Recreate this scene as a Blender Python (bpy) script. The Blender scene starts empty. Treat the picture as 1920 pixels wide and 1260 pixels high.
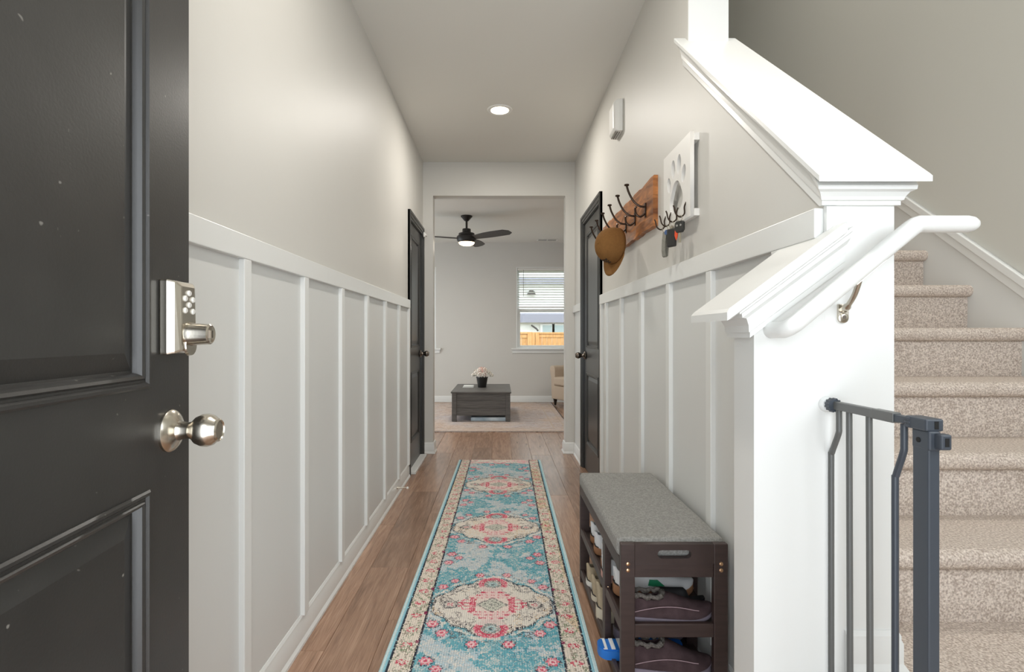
import bpy, math, random
import numpy as np
from mathutils import Vector, Matrix, Euler
R = math.radians
random.seed(7)
SC = bpy.context.scene
COL = SC.collection

# ------------------------------------------------------------------ camera, world, lights, exposure
cam_d = bpy.data.cameras.new('camera')
cam_d.sensor_width = 36.0
cam_d.lens = 36.0 * 980 / 1920
cam_d.shift_x = 23 / 1920
cam_d.shift_y = -1 / 1920
cam_d.clip_start = 0.02
cam = bpy.data.objects.new('camera', cam_d)
cam.location = (0, 0, 1.11)
cam.rotation_euler = (R(90), 0, 0)
COL.objects.link(cam)
SC.camera = cam
SC.view_settings.view_transform = 'Standard'
SC.view_settings.look = 'None'
SC.view_settings.gamma = 1.0
SC.view_settings.use_curve_mapping = False
SC.view_settings.exposure = 0.17
world = bpy.data.worlds.new('sky')
SC.world = world
world.use_nodes = True
bg = world.node_tree.nodes['Background']
bg.inputs[0].default_value = (0.86, 0.93, 1.0, 1)
bg.inputs[1].default_value = 3.2

def area_light(name, loc, rot, sx, sy, power, color=(1, 1, 1), disk=False):
    d = bpy.data.lights.new(name, 'AREA')
    d.energy = power
    d.color = color
    d.shape = 'DISK' if disk else 'RECTANGLE'
    d.size = sx
    if not disk:
        d.size_y = sy
    o = bpy.data.objects.new(name, d)
    o.location = loc
    o.rotation_euler = rot
    COL.objects.link(o)
    return o
# daylight standing in the open front doorway behind the camera
area_light('doorway_daylight', (0.0, -0.32, 1.05), (R(90), 0, 0), 0.9, 2.0, 9.5, (0.97, 0.985, 1.0))
# added unseen fill for the stairs, from the entry wall and above the well
area_light('landing_fill', (1.45, -0.28, 2.0), (R(82), 0, 0), 0.8, 1.3, 7.5, (0.97, 0.98, 1.0))
area_light('stairwell_fill', (1.45, 1.9, 5.05), (0, 0, 0), 0.5, 0.5, 34, (1.0, 0.97, 0.93), True)

# ------------------------------------------------------------------ materials
def lin(c):
    return tuple((v / 255 / 12.92) if v / 255 <= 0.04045 else ((v / 255 + 0.055) / 1.055) ** 2.4 for v in c) + (1.0,)

MATS = {}
def mat(name, rgb, rough=0.5, metal=0.0, var=0.0, vscale=20, bump=0.0, bscale=200, stretch=(1, 1, 1), spec=0.5,
        rgb2=None, emit=0.0, coat=0.0, detail=3, sheen=0.0, coords='Object'):
    m = bpy.data.materials.new(name)
    m.use_nodes = True
    nt = m.node_tree
    N, L = nt.nodes, nt.links
    b = N['Principled BSDF']
    b.inputs['Base Color'].default_value = lin(rgb)
    b.inputs['Roughness'].default_value = rough
    b.inputs['Metallic'].default_value = metal
    b.inputs['Specular IOR Level'].default_value = spec
    if coat:
        b.inputs['Coat Weight'].default_value = coat
        b.inputs['Coat Roughness'].default_value = 0.15
    if sheen:
        b.inputs['Sheen Weight'].default_value = sheen
    if emit:
        b.inputs['Emission Color'].default_value = lin(rgb)
        b.inputs['Emission Strength'].default_value = emit
    if var or bump:
        tc = N.new('ShaderNodeTexCoord')
        mp = N.new('ShaderNodeMapping')
        mp.inputs['Scale'].default_value = stretch
        L.new(tc.outputs[coords], mp.inputs[0])
    if var:
        no = N.new('ShaderNodeTexNoise')
        no.inputs['Scale'].default_value = vscale
        no.inputs['Detail'].default_value = detail
        L.new(mp.outputs[0], no.inputs['Vector'])
        rp = N.new('ShaderNodeValToRGB')
        c1 = lin(rgb)
        c2 = lin(rgb2) if rgb2 else tuple(min(1, v * (1 - var)) for v in c1[:3]) + (1,)
        rp.color_ramp.elements[0].color = c2
        rp.color_ramp.elements[0].position = 0.35
        rp.color_ramp.elements[1].color = c1
        rp.color_ramp.elements[1].position = 0.65
        L.new(no.outputs['Fac'], rp.inputs[0])
        L.new(rp.outputs[0], b.inputs['Base Color'])
    if bump:
        nb = N.new('ShaderNodeTexNoise')
        nb.inputs['Scale'].default_value = bscale
        nb.inputs['Detail'].default_value = 2
        L.new(mp.outputs[0], nb.inputs['Vector'])
        bp = N.new('ShaderNodeBump')
        bp.inputs['Strength'].default_value = bump
        bp.inputs['Distance'].default_value = 0.004
        L.new(nb.outputs['Fac'], bp.inputs['Height'])
        L.new(bp.outputs[0], b.inputs['Normal'])
    MATS[name] = m
    return m

mat('paint_grey', (208, 206, 200), 0.5, bump=0.03, bscale=60, var=0.02, vscale=2)
mat('paint_stair', (204, 203, 195), 0.5, bump=0.03, bscale=60)
mat('paint_white', (228, 229, 226), 0.32, bump=0.02, bscale=40)
mat('paint_panel', (217, 218, 215), 0.38, bump=0.03, bscale=30)  # same white as battens, darkened for shade the flat light loses; also skirt board
mat('paint_ceiling', (224, 222, 215), 0.8, bump=0.04, bscale=90)
mat('door_black', (46, 45, 43), 0.40, var=0.22, vscale=9, bump=0.05, bscale=260, spec=0.5)
mat('door_black_far', (42, 42, 40), 0.32, spec=0.6)
mat('nickel', (196, 190, 178), 0.24, 1.0, bump=0.02, bscale=300)
mat('nickel_dark', (120, 112, 104), 0.25, 1.0)
mat('key_rubber', (214, 212, 206), 0.5)
mat('white_plastic', (236, 235, 230), 0.35)
mat('plastic_clear', (226, 228, 226), 0.25, spec=0.6)
mat('hook_iron', (62, 50, 42), 0.3, 0.85)
mat('espresso', (66, 52, 49), 0.42, var=0.2, vscale=14, stretch=(1, 1, 8), bump=0.05, bscale=120)
mat('bench_cushion', (160, 159, 154), 0.95, var=0.35, vscale=170, bump=0.5, bscale=900, spec=0.15, sheen=0.15, detail=4)
mat('brass_screw', (214, 176, 140), 0.3, 1.0)
mat('gate_metal', (92, 93, 91), 0.4, spec=0.5)
mat('gate_dark', (62, 68, 76), 0.42, spec=0.5)
mat('black_void', (8, 8, 8), 0.7)
mat('carpet', (236, 224, 212), 0.98, var=0.3, vscale=190, rgb2=(178, 162, 149), bump=1.0, bscale=330, spec=0.05, detail=5)
mat('lamp_glow', (255, 240, 214), 0.5, emit=7.0)
mat('fan_glow', (255, 226, 176), 0.5, emit=5.0)
mat('fan_black', (34, 32, 31), 0.45)
mat('fan_blade', (64, 62, 61), 0.5)
mat('table_grey', (104, 101, 98), 0.5, var=0.4, vscale=6, stretch=(1, 6, 14), bump=0.08, bscale=30)
mat('sofa_cream', (198, 180, 160), 0.95, var=0.06, vscale=120, bump=0.25, bscale=500, spec=0.15)
mat('sofa_leg', (40, 30, 26), 0.4)
mat('cushion_dark', (34, 33, 34), 0.9)
mat('pot_black', (36, 34, 32), 0.35)
mat('petal_pink', (242, 196, 186), 0.8, var=0.2, vscale=60, rgb2=(240, 222, 212))
mat('petal_cream', (244, 238, 228), 0.8)
mat('leaf_green', (70, 84, 48), 0.6)
mat('paper_white', (228, 230, 226), 0.7)
mat('gleam_blue_white', (222, 236, 244), 0.3, var=0.6, vscale=3.0, rgb2=(80, 120, 150))  # pale blue of daylight gleaming on the floor, put into the colour
mat('cedar', (228, 176, 118), 0.8, var=0.25, vscale=5, stretch=(9, 1, 1), rgb2=(206, 150, 92))
mat('siding', (238, 236, 230), 0.7)
mat('band_grey', (150, 148, 158), 0.8)
mat('outside_glass', (176, 190, 190), 0.15, spec=0.8)
mat('lawn', (120, 132, 90), 0.95, var=0.4, vscale=12)
mat('outdoor_dark', (72, 66, 62), 0.6)
mat('slat_white', (226, 225, 220), 0.5)
mat('wand_grey', (120, 116, 108), 0.4)
mat('cap_brown', (134, 96, 56), 0.9, var=0.1, vscale=90, bump=0.15, bscale=900, spec=0.1)
mat('cap_mark', (58, 44, 32), 0.9)
mat('sign_white', (232, 230, 225), 0.45)
mat('fob_black', (44, 44, 42), 0.4)
mat('fob_button', (150, 148, 142), 0.5)
mat('key_steel', (190, 184, 168), 0.3, 1.0)
mat('strap_grey', (136, 134, 124), 0.9, var=0.2, vscale=200)
mat('tag_orange', (230, 86, 46), 0.5)
mat('key_blue', (70, 96, 140), 0.4)
mat('shoe_white', (230, 231, 232), 0.6)
mat('gum_sole', (164, 118, 84), 0.6)
mat('shoe_green', (22, 142, 96), 0.5)
mat('shoe_beige', (184, 168, 142), 0.95, bump=0.2, bscale=400, var=0.1, vscale=80)
mat('sole_white', (226, 224, 216), 0.6)
mat('sole_cream', (212, 202, 182), 0.7)
mat('shoe_black', (26, 26, 28), 0.6)
mat('suede_plum', (84, 68, 70), 0.95, var=0.3, vscale=30, bump=0.2, bscale=600, spec=0.1)
mat('fur_grey', (124, 118, 112), 1.0, var=0.5, vscale=160, bump=1.0, bscale=240, spec=0.05)
mat('sole_lilac', (138, 128, 140), 0.8)
mat('shoe_blue', (34, 116, 204), 0.5)
mat('shoe_pink', (206, 160, 150), 0.7)
mat('stitch', (176, 150, 156), 0.8)
mat('lining_dark', (60, 56, 54), 0.95)

def door_specks():
    m = MATS['door_black']; nt = m.node_tree; N, L = nt.nodes, nt.links
    b = N['Principled BSDF']
    src = b.inputs['Base Color'].links[0].from_socket
    tc = N.new('ShaderNodeTexCoord'); no = N.new('ShaderNodeTexNoise'); no.inputs['Scale'].default_value = 70; no.inputs['Detail'].default_value = 1
    L.new(tc.outputs['Object'], no.inputs['Vector'])
    rp = N.new('ShaderNodeValToRGB'); rp.color_ramp.elements[0].position = 0.76; rp.color_ramp.elements[1].position = 0.80
    L.new(no.outputs['Fac'], rp.inputs[0])
    mx = N.new('ShaderNodeMix'); mx.data_type = 'RGBA'; L.new(rp.outputs[0], mx.inputs[0]); L.new(src, mx.inputs[6]); mx.inputs[7].default_value = lin((120, 118, 112))
    L.new(mx.outputs[2], b.inputs['Base Color'])
    b.inputs['Coat Weight'].default_value = 0.25; b.inputs['Coat Roughness'].default_value = 0.3
door_specks()

def coat_wood():
    m = mat('rack_wood', (158, 96, 50), 0.4)
    nt = m.node_tree; N, L = nt.nodes, nt.links
    b = N['Principled BSDF']
    tc = N.new('ShaderNodeTexCoord'); mp = N.new('ShaderNodeMapping')
    mp.inputs['Scale'].default_value = (4, 2.6, 16)
    L.new(tc.outputs['Object'], mp.inputs[0])
    n1 = N.new('ShaderNodeTexNoise'); n1.inputs['Scale'].default_value = 1.6; n1.inputs['Detail'].default_value = 6
    n1.inputs['Distortion'].default_value = 1.6
    L.new(mp.outputs[0], n1.inputs['Vector'])
    rp = N.new('ShaderNodeValToRGB')
    rp.color_ramp.elements[0].color = lin((104, 58, 28)); rp.color_ramp.elements[0].position = 0.3
    rp.color_ramp.elements[1].color = lin((204, 134, 76)); rp.color_ramp.elements[1].position = 0.7
    L.new(n1.outputs['Fac'], rp.inputs[0]); L.new(rp.outputs[0], b.inputs['Base Color'])
    bp = N.new('ShaderNodeBump'); bp.inputs['Strength'].default_value = 0.25; bp.inputs['Distance'].default_value = 0.004
    L.new(n1.outputs['Fac'], bp.inputs['Height']); L.new(bp.outputs[0], b.inputs['Normal'])
coat_wood()

def floor_wood():
    m = mat('floor_wood', (140, 108, 86), 0.26, spec=0.6)
    nt = m.node_tree; N, L = nt.nodes, nt.links
    b = N['Principled BSDF']
    tc = N.new('ShaderNodeTexCoord'); oi = N.new('ShaderNodeObjectInfo')
    mul = N.new('ShaderNodeVectorMath'); mul.operation = 'SCALE'; mul.inputs['Scale'].default_value = 37.0
    cb = N.new('ShaderNodeCombineXYZ')
    L.new(oi.outputs['Random'], cb.inputs[0]); L.new(oi.outputs['Random'], cb.inputs[1])
    L.new(cb.outputs[0], mul.inputs[0])
    add = N.new('ShaderNodeVectorMath'); add.operation = 'ADD'
    L.new(tc.outputs['Object'], add.inputs[0]); L.new(mul.outputs[0], add.inputs[1])
    mp = N.new('ShaderNodeMapping'); mp.inputs['Scale'].default_value = (11, 0.9, 1)
    L.new(add.outputs[0], mp.inputs[0])
    n1 = N.new('ShaderNodeTexNoise'); n1.inputs['Scale'].default_value = 2.2; n1.inputs['Detail'].default_value = 7
    n1.inputs['Distortion'].default_value = 1.3; n1.inputs['Roughness'].default_value = 0.62
    L.new(mp.outputs[0], n1.inputs['Vector'])
    mp2 = N.new('ShaderNodeMapping'); mp2.inputs['Scale'].default_value = (150, 5, 1)
    L.new(add.outputs[0], mp2.inputs[0])
    n2 = N.new('ShaderNodeTexNoise'); n2.inputs['Scale'].default_value = 1.6; n2.inputs['Detail'].default_value = 3
    L.new(mp2.outputs[0], n2.inputs['Vector'])
    mix = N.new('ShaderNodeMix'); mix.data_type = 'FLOAT'; mix.inputs[0].default_value = 0.4
    L.new(n1.outputs['Fac'], mix.inputs[2]); L.new(n2.outputs['Fac'], mix.inputs[3])
    rp = N.new('ShaderNodeValToRGB')
    e = rp.color_ramp.elements
    e[0].color = lin((112, 86, 70)); e[0].position = 0.27
    e[1].color = lin((192, 158, 133)); e[1].position = 0.74
    x = e.new(0.5); x.color = lin((156, 123, 101))
    L.new(mix.outputs[0], rp.inputs[0])
    hsv = N.new('ShaderNodeHueSaturation')
    mr = N.new('ShaderNodeMapRange'); mr.inputs[3].default_value = 0.80; mr.inputs[4].default_value = 1.18
    L.new(oi.outputs['Random'], mr.inputs[0]); L.new(mr.outputs[0], hsv.inputs['Value'])
    L.new(rp.outputs[0], hsv.inputs['Color']); L.new(hsv.outputs[0], b.inputs['Base Color'])
    bp = N.new('ShaderNodeBump'); bp.inputs['Strength'].default_value = 0.25; bp.inputs['Distance'].default_value = 0.003
    L.new(mix.outputs[0], bp.inputs['Height']); L.new(bp.outputs[0], b.inputs['Normal'])
floor_wood()

def living_rug_mat():
    m = mat('living_rug', (196, 180, 170), 0.95, spec=0.1)
    nt = m.node_tree; N, L = nt.nodes, nt.links
    b = N['Principled BSDF']
    tc = N.new('ShaderNodeTexCoord'); mp = N.new('ShaderNodeMapping'); mp.inputs['Scale'].default_value = (2.6, 11, 1)
    L.new(tc.outputs['Object'], mp.inputs[0])
    n1 = N.new('ShaderNodeTexNoise'); n1.inputs['Scale'].default_value = 2.4; n1.inputs['Detail'].default_value = 8; n1.inputs['Roughness'].default_value = 0.7
    L.new(mp.outputs[0], n1.inputs['Vector'])
    rp = N.new('ShaderNodeValToRGB'); e = rp.color_ramp.elements
    e[0].position = 0.36; e[0].color = lin((112, 94, 90))
    e[1].position = 0.64; e[1].color = lin((214, 206, 204))
    for p, c in ((0.44, (186, 158, 138)), (0.49, (216, 204, 196)), (0.53, (160, 140, 132)), (0.58, (206, 196, 192))):
        x = e.new(p); x.color = lin(c)
    L.new(n1.outputs['Fac'], rp.inputs[0])
    n2 = N.new('ShaderNodeTexNoise'); n2.inputs['Scale'].default_value = 1.3; n2.inputs['Detail'].default_value = 2
    L.new(tc.outputs['Object'], n2.inputs['Vector'])
    r2 = N.new('ShaderNodeValToRGB'); f = r2.color_ramp.elements
    f[0].position = 0.38; f[0].color = lin((208, 180, 156)); f[1].position = 0.62; f[1].color = lin((178, 186, 200))
    x = f.new(0.5); x.color = lin((206, 196, 188))
    L.new(n2.outputs['Fac'], r2.inputs[0])
    mx = N.new('ShaderNodeMix'); mx.data_type = 'RGBA'; mx.blend_type = 'MIX'; mx.inputs[0].default_value = 0.22
    L.new(rp.outputs[0], mx.inputs[6]); L.new(r2.outputs[0], mx.inputs[7]); L.new(mx.outputs[2], b.inputs['Base Color'])
living_rug_mat()

def glass_mat():
    m = bpy.data.materials.new('window_glass'); m.use_nodes = True
    nt = m.node_tree; N, L = nt.nodes, nt.links
    for n in list(N): N.remove(n)
    o = N.new('ShaderNodeOutputMaterial'); t = N.new('ShaderNodeBsdfTransparent'); g = N.new('ShaderNodeBsdfGlossy')
    g.inputs['Roughness'].default_value = 0.02
    t.inputs[0].default_value = (0.95, 0.97, 0.97, 1)
    mx = N.new('ShaderNodeMixShader'); mx.inputs[0].default_value = 0.05
    L.new(t.outputs[0], mx.inputs[1]); L.new(g.outputs[0], mx.inputs[2]); L.new(mx.outputs[0], o.inputs[0])
    MATS['window_glass'] = m
glass_mat()

# ------------------------------------------------------------------ mesh helpers
def finish(name, verts, faces, m, parent=None, smooth=None, bevel=0, seg=2, loc=None, rot=None, kind=None):
    me = bpy.data.meshes.new(name)
    me.from_pydata([tuple(v) for v in verts], [], faces)
    me.validate()
    if m:
        me.materials.append(MATS[m])
    import bmesh
    bm = bmesh.new(); bm.from_mesh(me)
    bmesh.ops.recalc_face_normals(bm, faces=bm.faces)
    bm.to_mesh(me); bm.free()
    if smooth is not None:
        me.polygons.foreach_set('use_smooth', [True] * len(me.polygons))
        me.set_sharp_from_angle(angle=R(smooth))
    o = bpy.data.objects.new(name, me)
    COL.objects.link(o)
    if loc is not None: o.location = loc
    if rot is not None: o.rotation_euler = rot
    if parent: o.parent = parent
    if bevel:
        md = o.modifiers.new('bevel', 'BEVEL')
        md.width = bevel; md.segments = seg; md.limit_method = 'ANGLE'; md.angle_limit = R(40)
    if kind: o['kind'] = kind
    return o

class MB:
    def __init__(s, off=(0, 0, 0)):
        s.v = []; s.f = []; s.off = Vector(off)
    def add(s, verts, faces):
        n = len(s.v)
        s.v += [Vector(p) - s.off for p in verts]
        s.f += [tuple(i + n for i in f) for f in faces]
        return s
    def box(s, x0, x1, y0, y1, z0, z1):
        return s.add([(x0, y0, z0), (x1, y0, z0), (x1, y1, z0), (x0, y1, z0), (x0, y0, z1), (x1, y0, z1), (x1, y1, z1), (x0, y1, z1)],
                     [(0, 3, 2, 1), (4, 5, 6, 7), (0, 1, 5, 4), (1, 2, 6, 5), (2, 3, 7, 6), (3, 0, 4, 7)])
    def prism(s, poly, axis, a0, a1):
        n = len(poly)
        def P(u, w, a):
            return {'x': (a, u, w), 'y': (u, a, w), 'z': (u, w, a)}[axis]
        vs = [P(u, w, a0) for u, w in poly] + [P(u, w, a1) for u, w in poly]
        fs = [tuple(range(n - 1, -1, -1)), tuple(range(n, 2 * n))] + [(i, (i + 1) % n, n + (i + 1) % n, n + i) for i in range(n)]
        return s.add(vs, fs)
    def rings(s, rings, cap0=True, cap1=True, closed=True):
        n = len(rings[0]); vs = [p for r in rings for p in r]; fs = []
        for k in range(len(rings) - 1):
            for i in range(n if closed else n - 1):
                j = (i + 1) % n
                fs.append((k * n + i, k * n + j, (k + 1) * n + j, (k + 1) * n + i))
        if cap0: fs.append(tuple(range(n - 1, -1, -1)))
        if cap1: fs.append(tuple((len(rings) - 1) * n + i for i in range(n)))
        return s.add(vs, fs)
    def tube(s, pts, r, seg=10, cap=True):
        pts = [Vector(p) for p in pts]; rs = r if isinstance(r, (list, tuple)) else [r] * len(pts)
        rings = []; prev = None
        for i, p in enumerate(pts):
            t = (pts[min(i + 1, len(pts) - 1)] - pts[max(i - 1, 0)]).normalized()
            if prev is None:
                a = Vector((0, 0, 1)) if abs(t.z) < 0.9 else Vector((1, 0, 0))
                u = t.cross(a).normalized()
            else:
                u = (prev - t * prev.dot(t)).normalized()
            prev = u; w = t.cross(u)
            rings.append([p + (u * math.cos(2 * math.pi * k / seg) + w * math.sin(2 * math.pi * k / seg)) * rs[i] for k in range(seg)])
        return s.rings(rings, cap, cap)
    def lathe(s, prof, seg=24, M=None, cap=True):
        M = M or Matrix()
        rings = [[M @ Vector((r * math.cos(2 * math.pi * k / seg), r * math.sin(2 * math.pi * k / seg), z)) for k in range(seg)] for r, z in prof]
        return s.rings(rings, cap, cap)
    def build(s, name, m, parent=None, **k):
        return finish(name, s.v, s.f, m, parent, **k)

def spline(pts, n=6):
    """Catmull-Rom through points"""
    P = [Vector(p) for p in pts]; P = [P[0]] + P + [P[-1]]; out = []
    for i in range(1, len(P) - 2):
        for k in range(n):
            t = k / n
            a, b, c, d = P[i - 1], P[i], P[i + 1], P[i + 2]
            out.append(0.5 * ((2 * b) + (c - a) * t + (2 * a - 5 * b + 4 * c - d) * t * t + (3 * b - a - 3 * c + d) * t ** 3))
    out.append(P[-2]); return out

def tag(o, label, cat, group=None):
    o['label'] = label; o['category'] = cat
    if group: o['group'] = group
    return o
def thing(name, label, cat, loc=(0, 0, 0), rot=(0, 0, 0), group=None):
    o = bpy.data.objects.new(name, None)
    o.empty_display_size = 0.05
    o.location = loc; o.rotation_euler = rot
    COL.objects.link(o)
    return tag(o, label, cat, group)
def copy_of(o, parent=None, loc=None, rot=None, scale=None):
    c = o.copy(); COL.objects.link(c); c.parent = parent
    if loc is not None: c.location = loc
    if rot is not None: c.rotation_euler = rot
    if scale is not None: c.scale = scale
    return c
def struct(o, label=None):
    o['kind'] = 'structure'
    if label: o['label'] = label
    return o
AX = {'x': Matrix.Rotation(R(90), 4, 'Y'), '-x': Matrix.Rotation(R(-90), 4, 'Y'), 'y': Matrix.Rotation(R(-90), 4, 'X'), '-y': Matrix.Rotation(R(90), 4, 'X'), 'z': Matrix()}
def at(loc, ax='z'):
    return Matrix.Translation(loc) @ AX[ax]

# dimensions of the place (metres; camera at origin looking along +y)
XL, XR, WT = -0.722, 0.707, 0.15
CEIL, LCEIL = 2.74, 2.66
YE, YE2 = 4.914, 5.03          # wall with the cased opening
YB = 8.70                      # far wall of the living room
YK, YF = 1.14, 1.963           # near end of half wall, near end of full wall
XS = 2.05                      # stair side wall
RAIL0, RAIL1 = 1.322, 1.388

# ------------------------------------------------------------------ floor with planks
fl = struct(MB().box(-3.0, 3.4, -0.4, YB + 0.1, -0.12, -0.006).build('floor', 'floor_wood'), 'brown wood plank floor')
PW, PL = 0.182, 1.22
pm = MB()
hw, hl = PW / 2 - 0.0004, PL / 2 - 0.0004
b_ = 0.0016
pm.rings([[(-hw, -hl, -0.008), (hw, -hl, -0.008), (hw, hl, -0.008), (-hw, hl, -0.008)],
          [(-hw, -hl, -b_), (hw, -hl, -b_), (hw, hl, -b_), (-hw, hl, -b_)],
          [(-hw + b_, -hl + b_, 0), (hw - b_, -hl + b_, 0), (hw - b_, hl - b_, 0), (-hw + b_, hl - b_, 0)]])
plank0 = pm.build('floor_plank', 'floor_wood', fl)
first = True
offs = [0.30, 0.86, 0.10, 0.62, 1.05, 0.42, 0.95, 0.2, 0.72, 0.02, 0.5, 0.88, 0.35, 1.1]
ci = 0
x = -0.80
while x < 1.7:
    y = -0.3 - offs[ci % len(offs)]
    while y < YB:
        y0, y1 = y, y + PL
        inhall = x < 0.74
        if (inhall and y1 > -0.3 and y0 < YB) or (not inhall and y1 > YE2):
            c = max(y0, -0.35 if inhall else YE2 - 0.02); d = min(y1, YB + 0.05)
            if d - c > 0.05:
                if first:
                    o = plank0; first = False
                else:
                    o = copy_of(plank0, fl)
                o.location = (x + PW / 2, (c + d) / 2, 0)
                o.scale = (1, (d - c) / PL, 1)
        y += PL
    x += PW; ci += 1

# ------------------------------------------------------------------ ceilings
struct(MB().box(XL - 0.2, XR + WT, -0.35, YE2, CEIL, CEIL + 0.2).build('ceiling', 'paint_ceiling'), 'pale ceiling of the hallway')
struct(MB().box(-3.0, 3.4, YE2, YB + 0.1, LCEIL, LCEIL + 0.2).build('ceiling', 'paint_ceiling'), 'pale ceiling of the living room')
struct(MB().box(XR, XS + 0.1, -0.35, 6.0, 5.2, 5.3).build('ceiling', 'paint_ceiling'), 'ceiling above the stair well')

# ------------------------------------------------------------------ hall walls
LD0, LD1 = 4.17, 4.80          # left closet door
RD0, RD1 = 3.665, 4.385        # right door
DH = 2.04
wl = struct(MB().box(XL - 0.15, XL, -0.3, LD0, 0, CEIL).box(XL - 0.15, XL, LD1, YE, 0, CEIL).box(XL - 0.15, XL, LD0, LD1, DH, CEIL)
            .build('wall_left', 'paint_grey'), 'left hallway wall with white board and batten below')
mb = MB()
slope = 0.88
def ztop(y): return 1.392 + slope * (y - YK)       # top of half wall under the cap crown
mb.prism([(YK, 0), (YF, 0), (YF, ztop(YF)), (YK, ztop(YK))], 'x', XR, XR + WT)
mb.box(XR, XR + WT, YF, RD0, 0, CEIL).box(XR, XR + WT, RD1, YE, 0, CEIL).box(XR, XR + WT, RD0, RD1, DH, CEIL)
mb.box(XR, XR + WT, -0.3, 6.0, CEIL + 0.2, 5.2)
wr = struct(mb.build('wall_right', 'paint_grey'), 'right hallway wall dropping to a half wall by the stairs')
# wall with the wide opening to the living room
OX0, OX1, OZ = -0.627, 0.617, 2.424
wm = struct(MB().box(-3.0, OX0, YE, YE2, 0, CEIL).box(OX1, 3.4, YE, YE2, 0, CEIL).box(OX0, OX1, YE, YE2, OZ, CEIL)
            .build('wall_middle', 'paint_grey'), 'wall with wide opening between hallway and living room')
# entry wall behind the camera with its doorway and an added opening for the landing fill
DX0, DX1 = -0.47, 0.46
struct(MB().box(XL - 0.15, DX0, -0.3, -0.12, 0, CEIL).box(DX1, 1.0, -0.3, -0.12, 0, 5.2).box(DX0, DX1, -0.3, -0.12, 2.07, CEIL)
       .box(1.0, 1.9, -0.3, -0.12, 0, 1.3).box(1.0, 1.9, -0.3, -0.12, 2.7, 5.2).box(1.9, XS + 0.1, -0.3, -0.12, 0, 5.2)
       .build('wall_entry', 'paint_grey'), 'entry wall around the open front doorway')
ws = struct(MB().box(XS, XS + 0.1, -0.3, 6.0, 0, 5.2).box(XR + WT, XS, 6.0, 6.1, 2.9, 5.2).build('wall_stair', 'paint_stair'), 'tall grey wall beside the stairs')

def baseboard(name, pts, m='paint_white', label=None, h=0.105, z0=0.0):
    """pts: list of (x, y) path; the moulding lies to the right of the path direction"""
    prof = [(0, 0), (0.021, 0), (0.021, 0.010), (0.014, 0.022), (0.014, h - 0.025), (0.011, h - 0.018), (0.011, h - 0.010), (0.006, h), (0, h)]
    P = [Vector((a, b, 0)) for a, b in pts]; rings = []
    for i, p in enumerate(P):
        d0 = (P[i] - P[i - 1]).normalized() if i else None
        d1 = (P[i + 1] - P[i]).normalized() if i < len(P) - 1 else None
        n0 = Vector((d0.y, -d0.x, 0)) if d0 else None
        n1 = Vector((d1.y, -d1.x, 0)) if d1 else None
        if n0 is None: n = n1
        elif n1 is None: n = n0
        else:
            n = (n0 + n1); n = n / n.length_squared * 2
        rings.append([p + n * u + Vector((0, 0, z0 + w)) for u, w in prof])
    return struct(MB().rings(rings).build(name, m, smooth=25), label)
CW = 0.065   # casing width
baseboard('baseboard_left', [(XL, -0.1), (XL, LD0 - CW)], label='white baseboard along left hallway wall')
baseboard('baseboard_corner_left', [(XL, LD1 + CW), (XL, YE), (OX0, YE), (OX0, YE2), (-2.9, YE2)], label='white baseboard wrapping left side of the opening')
baseboard('baseboard_corner_right', [(3.3, YE2), (OX1, YE2), (OX1, YE), (XR, YE), (XR, RD1 + CW)], label='white baseboard wrapping right side of the opening')
baseboard('baseboard_right', [(XR, RD0 - CW), (XR, YK + 0.1)], label='white baseboard along right hallway wall')
baseboard('baseboard_far', [(-2.9, YB), (3.3, YB)], label='white baseboard of the living room far wall')
baseboard('baseboard_landing', [(0.75, YK), (XR + WT, YK), (XR + WT, 1.29)], label='white baseboard on the stair landing', h=0.09, z0=0.38)

# board and batten: panels, rails and battens as children of the walls
def wainscot(wall, xw, sgn, y0, y1, bats, lastfull=True):
    p = MB()
    a, b = sorted((xw, xw + sgn * 0.004))
    p.box(a, b, y0, y1, 0.09, RAIL0 + 0.01).build('wainscot_panel', 'paint_panel', wall)
    a, b = sorted((xw, xw + sgn * 0.021))
    MB().box(a, b, y0, y1, RAIL0, RAIL1).build('wainscot_rail', 'paint_white', wall, bevel=0.002)
    proto = None
    a, b = sorted((0, sgn * 0.020))
    for y in bats:
        if proto is None:
            proto = MB().box(a, b, 0, 0.042, 0.100, RAIL0).build('batten', 'paint_white', wall, bevel=0.002, loc=(xw, y, 0)); o = proto
        else:
            o = copy_of(proto, wall, (xw, y, 0))
wainscot(wl, XL, 1, -0.1, LD0 - CW, [0.548, 0.993] + [1.438 + 0.445 * k for k in range(6)] + [LD0 - CW - 0.042])
wainscot(wr, XR, -1, YK, RD0 - CW, [1.283 + 0.42 * k for k in range(6)] + [RD0 - CW - 0.045])
wainscot(wr, XR, -1, RD1 + CW, YE, [RD1 + CW + 0.01])
MB().box(XR - 0.001, XR + 0.02, YK - 0.012, YK, 1.320, 1.389).build('rail_return', 'paint_white', wr)
# white skin of the half wall end and its stair side
MB().box(XR + 0.0001, XR + WT + 0.001, YK - 0.003, YK + 0.004, 0.0, 1.40).build('end_panel', 'paint_white', wr)
MB().prism([(YF - 0.003, ztop(YF) - 0.02), (YF + 0.06, ztop(YF) - 0.02), (YF + 0.06, CEIL), (YF - 0.003, CEIL)], 'x', XR + 0.0005, XR + WT + 0.001).build('corner_post', 'paint_white', wr)

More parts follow.
